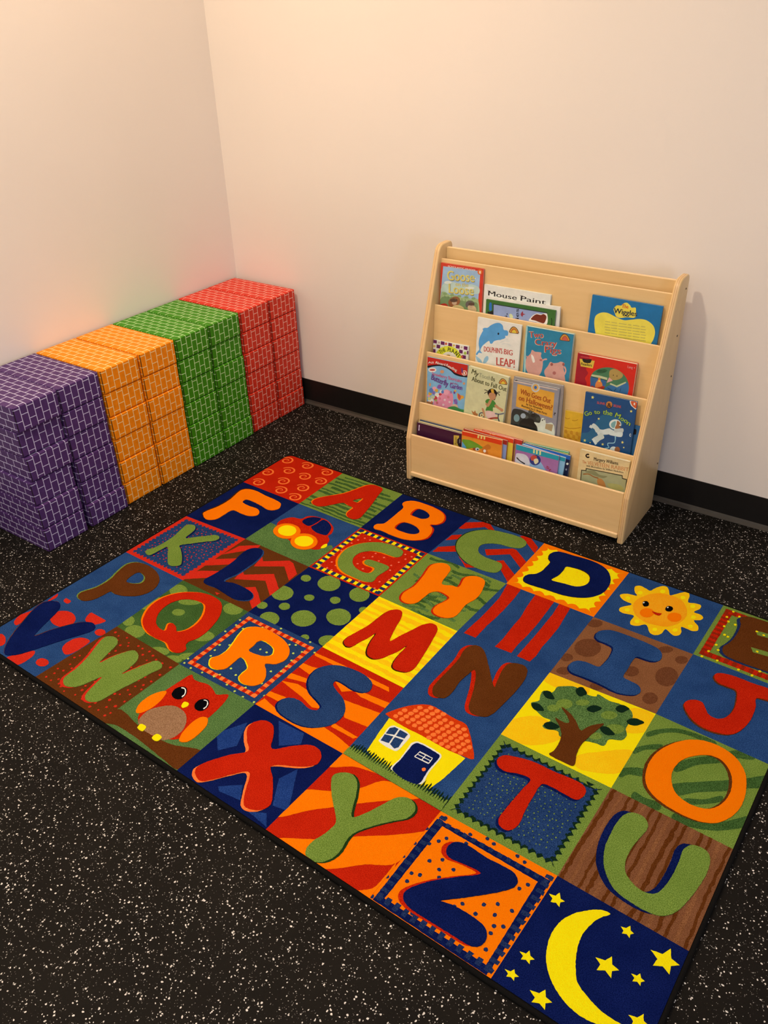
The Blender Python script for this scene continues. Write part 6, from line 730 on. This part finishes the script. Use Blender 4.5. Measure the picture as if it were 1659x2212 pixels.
def board(name, y0, y1, z0, z1, ta=0, m=WOOD, bev=.0015):
    bm = bmesh.new(); bbox(bm, TH, W - TH, y0, y1, z0, z1)
    for v in bm.verts: v.co.y += (v.co.z - z1) * ta
    bevel(bm, bev, 2); bmesh.ops.recalc_face_normals(bm, faces=bm.faces); bm.normal_update()
    for f in bm.faces:
        if f.normal.z > .6: f.material_index = 1
    return from_bm(name, bm, [m, CUT], rack)
TA = .05
FL = {1: .455, 2: .318, 3: .178, 4: .034}
board('back_rail', TIERS[0][0], TIERS[0][0] + .012, .40, TIERS[0][1], m=wood_mat('birch veneer rail', (4, 40, 40), .98))
for k in (1, 2, 3, 4):
    y, z = TIERS[k]; board('tier_panel', y, y + .0072, FL[k] - .012, z, TA)
    yb = y - (z - FL[k]) * TA; yn = TIERS[k+1][0] + .0077
    if k < 4: board('pocket_shelf', yn - (TIERS[k+1][1] - FL[k]) * TA + .0005, yb - .0005, FL[k] - .009, FL[k], 0)
board('front_panel', TIERS[5][0], TIERS[5][0] + .009, .034, TIERS[5][1], 0, bev=.002)
board('bottom_shelf', -.0035, D - .03, .018, .034, 0, bev=.0035)

# ------------------------------------------------------------------ books
def flat_faces(bm, pts, holes, z, mi, M, depth=None):
    """fill a polygon with holes in the plane of M (u right, v down, w towards the viewer)"""
    loops = [pts] + list(holes)
    tri = tessellate_polygon([[Vector((a, b, 0)) for a, b in l] for l in loops]); flat = [p for l in loops for p in l]
    vs = [bm.verts.new(M(a, b, z)) for a, b in flat]
    for t in tri:
        try: f = bm.faces.new([vs[i] for i in t]); f.material_index = mi
        except ValueError: continue
    return vs

_fontcache = {}
def text_tris(s):
    if s in _fontcache: return _fontcache[s]
    cu = bpy.data.curves.new('lettering', 'FONT'); cu.body = s; cu.size = 1; cu.resolution_u = 3; cu.offset = 0
    ob = bpy.data.objects.new('lettering', cu); COL.objects.link(ob); bpy.context.view_layer.update()
    dg = bpy.context.evaluated_depsgraph_get(); me = ob.evaluated_get(dg).to_mesh()
    V = [tuple(v.co[:2]) for v in me.vertices]; F = [tuple(p.vertices) for p in me.polygons]
    ob.evaluated_get(dg).to_mesh_clear(); bpy.data.objects.remove(ob); bpy.data.curves.remove(cu)
    _fontcache[s] = (V, F); return V, F
capV = text_tris('H')[0]; CAP = max(v[1] for v in capV)

def make_book(b):
    k = b['tier']; yk, zk = TIERS[k]; g = math.sqrt(1 + TA*TA); ro = b['ro']; w, h, th = b['w'], b['h'], b['th']
    U_ = Vector((math.cos(ro), math.sin(ro)*TA/g, math.sin(ro)/g)); V_ = Vector((math.sin(ro), -math.cos(ro)*TA/g, -math.cos(ro)/g))
    Wd = V_.cross(U_).normalized()
    if Wd.y > 0: Wd = -Wd
    O = Vector((b['x0'], yk - b['d'] + (b['zt'] - zk) * TA, b['zt']))
    base = O + V_*h + U_*w/2
    root = empty('picture_book', (SHELF['sx'] + base.x*math.cos(SHELF['th']) - base.y*math.sin(SHELF['th']), SHELF['sy'] + base.x*math.sin(SHELF['th']) + base.y*math.cos(SHELF['th']), base.z), SHELF['th'])
    tag(root, b['label'], 'book', b['group'])
    def M(u, v, z): return O + U_*(u/1000) + V_*(v/1000) + Wd*(z/1000) - base
    def slab(bm, u0, u1, v0, v1, z0, z1, mi=0):
        fs = bbox(bm, 0, 1, 0, 1, 0, 1, mi)
        vs = {v for f in fs for v in f.verts}
        for v in vs:
            c = v.co; v.co = M(u0 + (u1-u0)*c.x, v0 + (v1-v0)*c.y, z0 + (z1-z0)*c.z)
    Wm, Hm, Tm = w*1000, h*1000, th*1000
    ct = .5 if Tm < 7 else .8
    mats = [ink(b['cover'])]; mi = {b['cover']: 0}
    def idx(c):
        if c not in mi: mi[c] = len(mats); mats.append(ink(c))
        return mi[c]
    bm = bmesh.new(); slab(bm, 0, Wm, 0, Hm, -ct, 0); bmesh.ops.recalc_face_normals(bm, faces=bm.faces)
    rect = [(.3, .3), (Wm-.3, .3), (Wm-.3, Hm-.3), (.3, Hm-.3)]
    z = .03
    for col, kind, s in b['art']:
        p = parse(s)
        if kind == 'S': p = catmull(p, 2.2)
        p = clean(clip(clean(p), rect))
        if len(p) > 2: flat_faces(bm, p, [], z, idx(col), M); z += .012
    for s, A, B_, H, col in b['txt']:
        V, F = text_tris(s)
        x0, x1 = min(v[0] for v in V), max(v[0] for v in V); L = math.hypot(B_[0]-A[0], B_[1]-A[1]); sx_ = L/(x1-x0); sy_ = H/CAP
        e = ((B_[0]-A[0])/L, (B_[1]-A[1])/L); nrm = (e[1], -e[0]); q = idx(col)
        for sh in ((-.03, .03) if H > 3.2 else (0,)):
          vs = []
          for x, y in V:
            a_, b_ = (x-x0)*sx_ + sh*H, y*sy_; vs.append(bm.verts.new(M(min(max(A[0]+e[0]*a_+nrm[0]*b_, .3), Wm-.3), min(max(A[1]+e[1]*a_+nrm[1]*b_, .3), Hm-.3), z)))
          for f in F:
            try: bm.faces.new([vs[i] for i in f]).material_index = q
            except ValueError: pass
          z += .008
    from_bm('front_cover', bm, mats, root)
    bm = bmesh.new(); slab(bm, .3, Wm-1.2, 1.2, Hm-1.2, -Tm+ct, -ct); bmesh.ops.recalc_face_normals(bm, faces=bm.faces); from_bm('pages', bm, [PAPER], root)
    bm = bmesh.new(); slab(bm, 0, Wm, 0, Hm, -Tm, -Tm+ct); bmesh.ops.recalc_face_normals(bm, faces=bm.faces); from_bm('back_cover', bm, [ink(b['back'])], root)
    if Tm > 5:
        bm = bmesh.new(); slab(bm, -.5, .15, 0, Hm, -Tm, 0); bmesh.ops.recalc_face_normals(bm, faces=bm.faces); from_bm('spine', bm, [ink(b['back'])], root)
for b in BOOKS: make_book(b)

# ------------------------------------------------------------------ alphabet rug
RX, RY, RT = RUG
rug = empty('alphabet_rug', (RX, RY, 0), RT)
tag(rug, 'multicoloured alphabet patchwork rug with letters, owl, house, tree and moon squares', 'rug')
UM, VM = GRID[5][7]
rbm = bmesh.new()
ZL = {0: 9.0, 1: 9.2, 2: 9.4, 3: 9.7, 4: 10.5, 5: 10.7, 6: 10.9}
def MR(u, v, z): return Vector((u/1000, -v/1000, z/1000))
CELL = {}
for j in range(5):
    for i in range(7):
        q = [GRID[j][i], GRID[j][i+1], GRID[j+1][i+1], GRID[j+1][i]]; rad = [0]*4
        for k, cj in enumerate(((0, 0), (6, 0), (6, 4), (0, 4))):
            if (i, j) == cj: rad[k] = 26
        CELL[i, j] = (q, rounded(q, rad, 8))
def bil(c, u, v):
    a, b, cc, d = CELL[c][0]
    return tuple((a[k]*(1-u) + b[k]*u)*(1-v) + (d[k]*(1-u) + cc[k]*u)*v for k in (0, 1))
_eps = 0
def put(c, lv, col, pts, holes=(), smooth=False, jit=.38, step=3.4):
    """one patch of pile: outline smoothed, cut at its square, edge slightly ragged, filled and given a small height"""
    global _eps
    def prep(p, cl):
        p = catmull(p, step) if smooth else resample(p, step*1.3)
        p = clip(p, CELL[c][1]) if cl else p
        p = clean(p)
        return [(a + rnd.uniform(-jit, jit), b + rnd.uniform(-jit, jit)) for a, b in p]
    o = prep(pts, True)
    if len(o) < 3: return
    if abs(area(o)) < 2: return
    hs = [prep(h, False) for h in holes]
    _eps = (_eps + .004) % .12
    z = ZL[lv] + _eps; m = PILE_IDX[col]
    flat_faces(rbm, o, hs, z, m, MR)
    for l in [o] + hs:
        top = [rbm.verts.new(MR(a, b, z)) for a, b in l]; bot = [rbm.verts.new(MR(a, b, 8.9)) for a, b in l]
        for i in range(len(l)):
            rbm.faces.new([top[i], top[i-1], bot[i-1], bot[i]]).material_index = m
BASEC = ['red green navy blue orange blue green', 'navy blue yellow green blue tan2 blue', 'red2 brown navy yellow blue yellow green',
         'blue dgreen blue2 red blue green tan3', 'blue brown mgreen navy red orange navy']
for j in range(5):
    for i, cname in enumerate(BASEC[j].split()):
        o = CELL[i, j][1]; flat_faces(rbm, list(o), [], 9.0, PILE_IDX[cname], MR)
# skirt of the pile
for j0, i0, j1, i1 in ((0, 0, 0, 7), (0, 7, 5, 7), (5, 7, 5, 0), (5, 0, 0, 0)):
    pass
# procedural patterns of single squares -------------------------------------------------
def poly_uv(c, uv): return [bil(c, u, v) for u, v in uv]
def ripple(m, amp, n, k=24, mode=0):
    out = []
    def f(t):
        s = abs(math.sin(math.pi*n*t)); return m + amp*(s if mode == 0 else 1-s)
    for s in range(n*8): t = s/(n*8); out.append((m + t*(1-2*m), f(t)))
    for s in range(n*8): t = s/(n*8); out.append((1-f(t), m + t*(1-2*m)))
    for s in range(n*8): t = s/(n*8); out.append((1-m - t*(1-2*m), 1-f(t)))
    for s in range(n*8): t = s/(n*8); out.append((f(t), 1-m - t*(1-2*m)))
    return out
def disc(c, lv, col, x, y, r, n=9, jit=.5): put(c, lv, col, [(x + r*math.cos(2*math.pi*t/n), y + r*math.sin(2*math.pi*t/n)) for t in range(n)], (), False, jit, 9)
def wavy(c, lv, col, v0, wdt, u0=0, u1=1, amp=.012, fr=5, ph=0, vert=False):
    n = 26; top, bot = [], []
    for s in range(n+1):
        u = u0 + (u1-u0)*s/n; a = v0 + amp*math.sin(fr*u*2*math.pi/3 + ph) + rnd.uniform(-.006, .006); b = wdt*(.8 + .4*rnd.random())/2
        top.append((u, a-b)); bot.append((u, a+b))
    uv = top + bot[::-1]
    put(c, lv, col, poly_uv(c, [(b, a) for a, b in uv] if vert else uv))
def checks(c, lv, col, m, wd, n, par=0, size=.5):
    for s in range(n):
        if s % 2 != par: continue
        t0 = m + (1-2*m)*s/n; t1 = m + (1-2*m)*(s+1)/n
        for q in (((t0, m), (t1, m), (t1, m+wd), (t0, m+wd)), ((t0, 1-m-wd), (t1, 1-m-wd), (t1, 1-m), (t0, 1-m)), ((m, t0), (m+wd, t0), (m+wd, t1), (m, t1)), ((1-m-wd, t0), (1-m, t0), (1-m, t1), (1-m-wd, t1))):
            put(c, lv, col, poly_uv(c, q), (), False, .8, 4)
def rect_uv(m): return [(m, m), (1-m, m), (1-m, 1-m), (m, 1-m)]
for x, y in SPIRALS:                                   # spirals on the red corner square
    L, R = [], []; n = 44
    for s in range(n+1):
        t = s/n; a = math.radians(170) - t*math.radians(610); r = 24.5*(1-t)**.9 + 1.5; wd = (3.0 + 5.2*math.sin(math.pi*min(1, t*1.1+.08)))*(.55+.45*(1-t))*.9
        dx, dy = math.cos(a), math.sin(a); L.append((x + dx*(r+wd/2), y - dy*(r+wd/2)*.92)); R.append((x + dx*(r-wd/2), y - dy*(r-wd/2)*.92))
    put((0, 0), 2, 'orange3', L + R[::-1], (), False, .35, 3)
for v, w_, a, b in ((.07, .03, .1, .7), (.15, .045, 0, .9), (.24, .05, .05, 1), (.33, .035, 0, .8), (.41, .05, .1, 1), (.50, .03, 0, 1), (.57, .05, 0, .95), (.66, .04, .2, 1), (.74, .05, 0, 1), (.83, .03, 0, .9), (.89, .04, .1, 1), (.955, .025, 0, 1)):
    wavy((1, 0), 1, 'dgreen', v, w_, a, b, .008, 4, v*9)
put((4, 0), 1, 'yellow', poly_uv((4, 0), ripple(.045, .045, 7)), (), False, .6)
def scatter(c, lv, col, n, r, lo=.12, hi=.88):
    k = int(math.sqrt(n))
    for a in range(k):
        for b in range(k):
            u = lo + (hi-lo)*(a + .5 + rnd.uniform(-.33, .33) + .25*(b % 2))/k; v = lo + (hi-lo)*(b + .5 + rnd.uniform(-.33, .33))/k
            if u < hi: x, y = bil(c, u, v); disc(c, lv, col, x, y, r*rnd.uniform(.75, 1.2), 6, .3)
scatter((4, 0), 2, 'amber', 150, 1.5)
put((6, 0), 1, 'red', poly_uv((6, 0), rect_uv(.045)), [poly_uv((6, 0), rect_uv(.125))]); checks((6, 0), 2, 'maroon', .045, .08, 23)
put((2, 1), 1, 'red', poly_uv((2, 1), rect_uv(.0)), [poly_uv((2, 1), rect_uv(.022))]); checks((2, 1), 1, 'navy2', .022, .062, 21); put((2, 1), 1, 'red', poly_uv((2, 1), rect_uv(.084)))
put((0, 2), 1, 'blue2', poly_uv((0, 2), ripple(.05, .03, 15, mode=1)), (), False, 1.6); scatter((0, 2), 2, 'red2', 225, 2.2)
for k in range(13):
    u0, v0 = rnd.uniform(.02, .8), .04 + k*.077
    wavy((3, 1), 1, 'dgreen', v0, .045, u0, min(1, u0 + rnd.uniform(.25, .5)), .03, 7, k)
    u0 = rnd.uniform(0, .7); wavy((3, 1), 1, 'mgreen', v0 + .04, .04, u0, min(1, u0 + .3), .03, 7, k*2)
for v, w_ in ((.05, .05), (.16, .07), (.27, .035), (.37, .08), (.5, .04), (.6, .07), (.72, .04), (.82, .06), (.93, .05)): wavy((3, 2), 1, 'amber', v, w_, 0, 1, .008, 3, v*7)
put((2, 3), 1, 'red', poly_uv((2, 3), rect_uv(.058)), [poly_uv((2, 3), rect_uv(.108))]); checks((2, 3), 2, 'orange3', .058, .05, 21)
put((5, 3), 1, 'xgreen', poly_uv((5, 3), ripple(.05, .034, 13)), (), False, .6); put((5, 3), 2, 'blue2', poly_uv((5, 3), ripple(.08, .028, 13)), (), False, 1.6); scatter((5, 3), 3, 'green', 230, 1.5, .14, .86)
for k in range(15): wavy((6, 3), 1, ('brown', 'tan2', 'brown')[k % 3], .03 + k*.067, .022 + .012*rnd.random(), 0, 1, .004, 3, k, True)
scatter((1, 4), 2, 'red2', 130, 3.4, .03, .99)
c43 = (4, 3)
for lv, col, ph, base, hgt in ((3, 'xgreen', .4, .89, .085), (4, 'green', 0, .92, .055)):
    up = []; n = 40
    for s in range(n):
        u = (s + ph)/n; up += [(u, base + .01), (u + .006, base - hgt*rnd.uniform(.35, 1)), (u + .018, base - hgt*rnd.uniform(.2, .8)), (u + .02, base + .005)]
    put(c43, lv, col, poly_uv(c43, [(0, 1.0)] + [(max(0, min(1, a)), b) for a, b in up] + [(1, 1.0)]), (), False, .4)
for k in range(0, 25, 2):
    t0, t1 = .03 + .94*k/25, .03 + .94*(k+1)/25
    for q in ([(t0, .073), (t1, .073), (t1, .112), (t0, .112)], [(t0, .91), (t1, .91), (t1, .975), (t0, .975)], [(.025, t0), (.078, t0), (.078, t1), (.025, t1)], [(.927, t0), (.99, t0), (.99, t1), (.927, t1)]):
        put((5, 4), 2, 'navy2', poly_uv((5, 4), q), (), False, 1.0, 4)
# traced shapes -------------------------------------------------------------------------
for ci, cj, lv, col, kind, pts, holes in RSH:
    put((ci, cj), lv, col, parse(pts), [parse(h) for h in holes], kind == 'S')
for ci, cj, lv, col, r, pts in RDOTS:
    for x, y in parse(pts): disc((ci, cj), lv, col, x, y, r)
from_bm('pile', rbm, list(PILE.values()), rug)
# binding: a rounded black tape around the edge
path = rounded([(0, 0), (UM, 0), (UM, VM), (0, VM)], [26]*4, 8); path = resample(path, 40)
bm = bmesh.new(); rings = []; n = len(path)
for i in range(n):
    a, b = path[i-1], path[(i+1) % n]; d = Vector((b[0]-a[0], b[1]-a[1])).normalized(); out_ = Vector((d.y, -d.x))
    ring = []
    for k in range(10):
        t = 2*math.pi*k/10; rx, rz = 5.2, 4.6
        off = 4.0 + rx*math.cos(t); ring.append(bm.verts.new(MR(path[i][0] + out_.x*off, path[i][1] + out_.y*off, 4.7 + rz*math.sin(t))))
    rings.append(ring)
for i in range(n):
    for k in range(10): bm.faces.new([rings[i-1][k-1], rings[i-1][k], rings[i][k], rings[i][k-1]])
bmesh.ops.recalc_face_normals(bm, faces=bm.faces); from_bm('edge_binding', bm, [BIND], rug, True)
bm = bmesh.new(); o = rounded([(0, 0), (UM, 0), (UM, VM), (0, VM)], [26]*4, 8)
top = [bm.verts.new(MR(a, b, 8.8)) for a, b in o]; bot = [bm.verts.new(MR(a, b, .5)) for a, b in o]
bm.faces.new(top); bm.faces.new(bot[::-1])
for i in range(len(o)): bm.faces.new([top[i-1], top[i], bot[i], bot[i-1]])
bmesh.ops.recalc_face_normals(bm, faces=bm.faces); from_bm('backing', bm, [BIND], rug)

# ------------------------------------------------------------------ lamps
def lamp(name, loc, power, size, col, target=None, spread=math.pi):
    l = bpy.data.lights.new(name, 'AREA'); l.shape = 'DISK'; l.size = size; l.energy = power; l.color = col; l.spread = spread
    o = bpy.data.objects.new(name, l); o.location = loc; COL.objects.link(o)
    d = Vector(target) - Vector(loc) if target else Vector((0, 0, -1)); o.rotation_euler = d.to_track_quat('-Z', 'Y').to_euler(); return o
LAMPS = dict(
    ceiling_lamp_key=((1.0, -1.95, 2.66), .16, None, (32.8, 26.6, 19.2)),
    ceiling_panel_light=((.55, -.85, 2.66), .6, None, (18.5, 11.4, 6.2)),
    ceiling_lamp_beyond=((1.3, -6.0, 2.62), .2, (1.2, 0, 1.2), (13, 11, 8.5)),
    added_soft_fill=((2.3, -2.9, 2.66), 1.3, None, (26.5, 24.4, 22.6)),  # added broad fill that evens out the walls, no fixture behind it
    added_cool_fill=((4.56, -2.5, 1.0), 1.1, (1.8, 0, .2), (20, 20, 25)))  # added cool fill for the lower right wall
for nm, (loc, size, tgt, rgb) in LAMPS.items():
    pw = max(rgb)
    if pw > 0: lamp(nm, loc, pw, size, tuple(v / pw for v in rgb), tgt)
wd = bpy.data.worlds.new('room'); scn.world = wd; wd.use_nodes = True
wd.node_tree.nodes['Background'].inputs[0].default_value = (1, .86, .72, 1); wd.node_tree.nodes['Background'].inputs[1].default_value = 0

# ------------------------------------------------------------------ camera
cd = bpy.data.cameras.new('camera'); co = bpy.data.objects.new('camera', cd); COL.objects.link(co)
f_, px_, py_, pz_, ra, rb, rc = CAM
cd.sensor_fit = 'VERTICAL'; cd.sensor_height = 24; cd.lens = f_*1000/2212*24
co.location = (px_, py_, pz_); co.rotation_euler = Euler((ra, rb, rc), 'XYZ'); cd.clip_start = .02
scn.camera = co
vs = scn.view_settings; vs.view_transform = 'Standard'; vs.look = 'None'; vs.gamma = 1; vs.exposure = 0.0; vs.use_curve_mapping = False
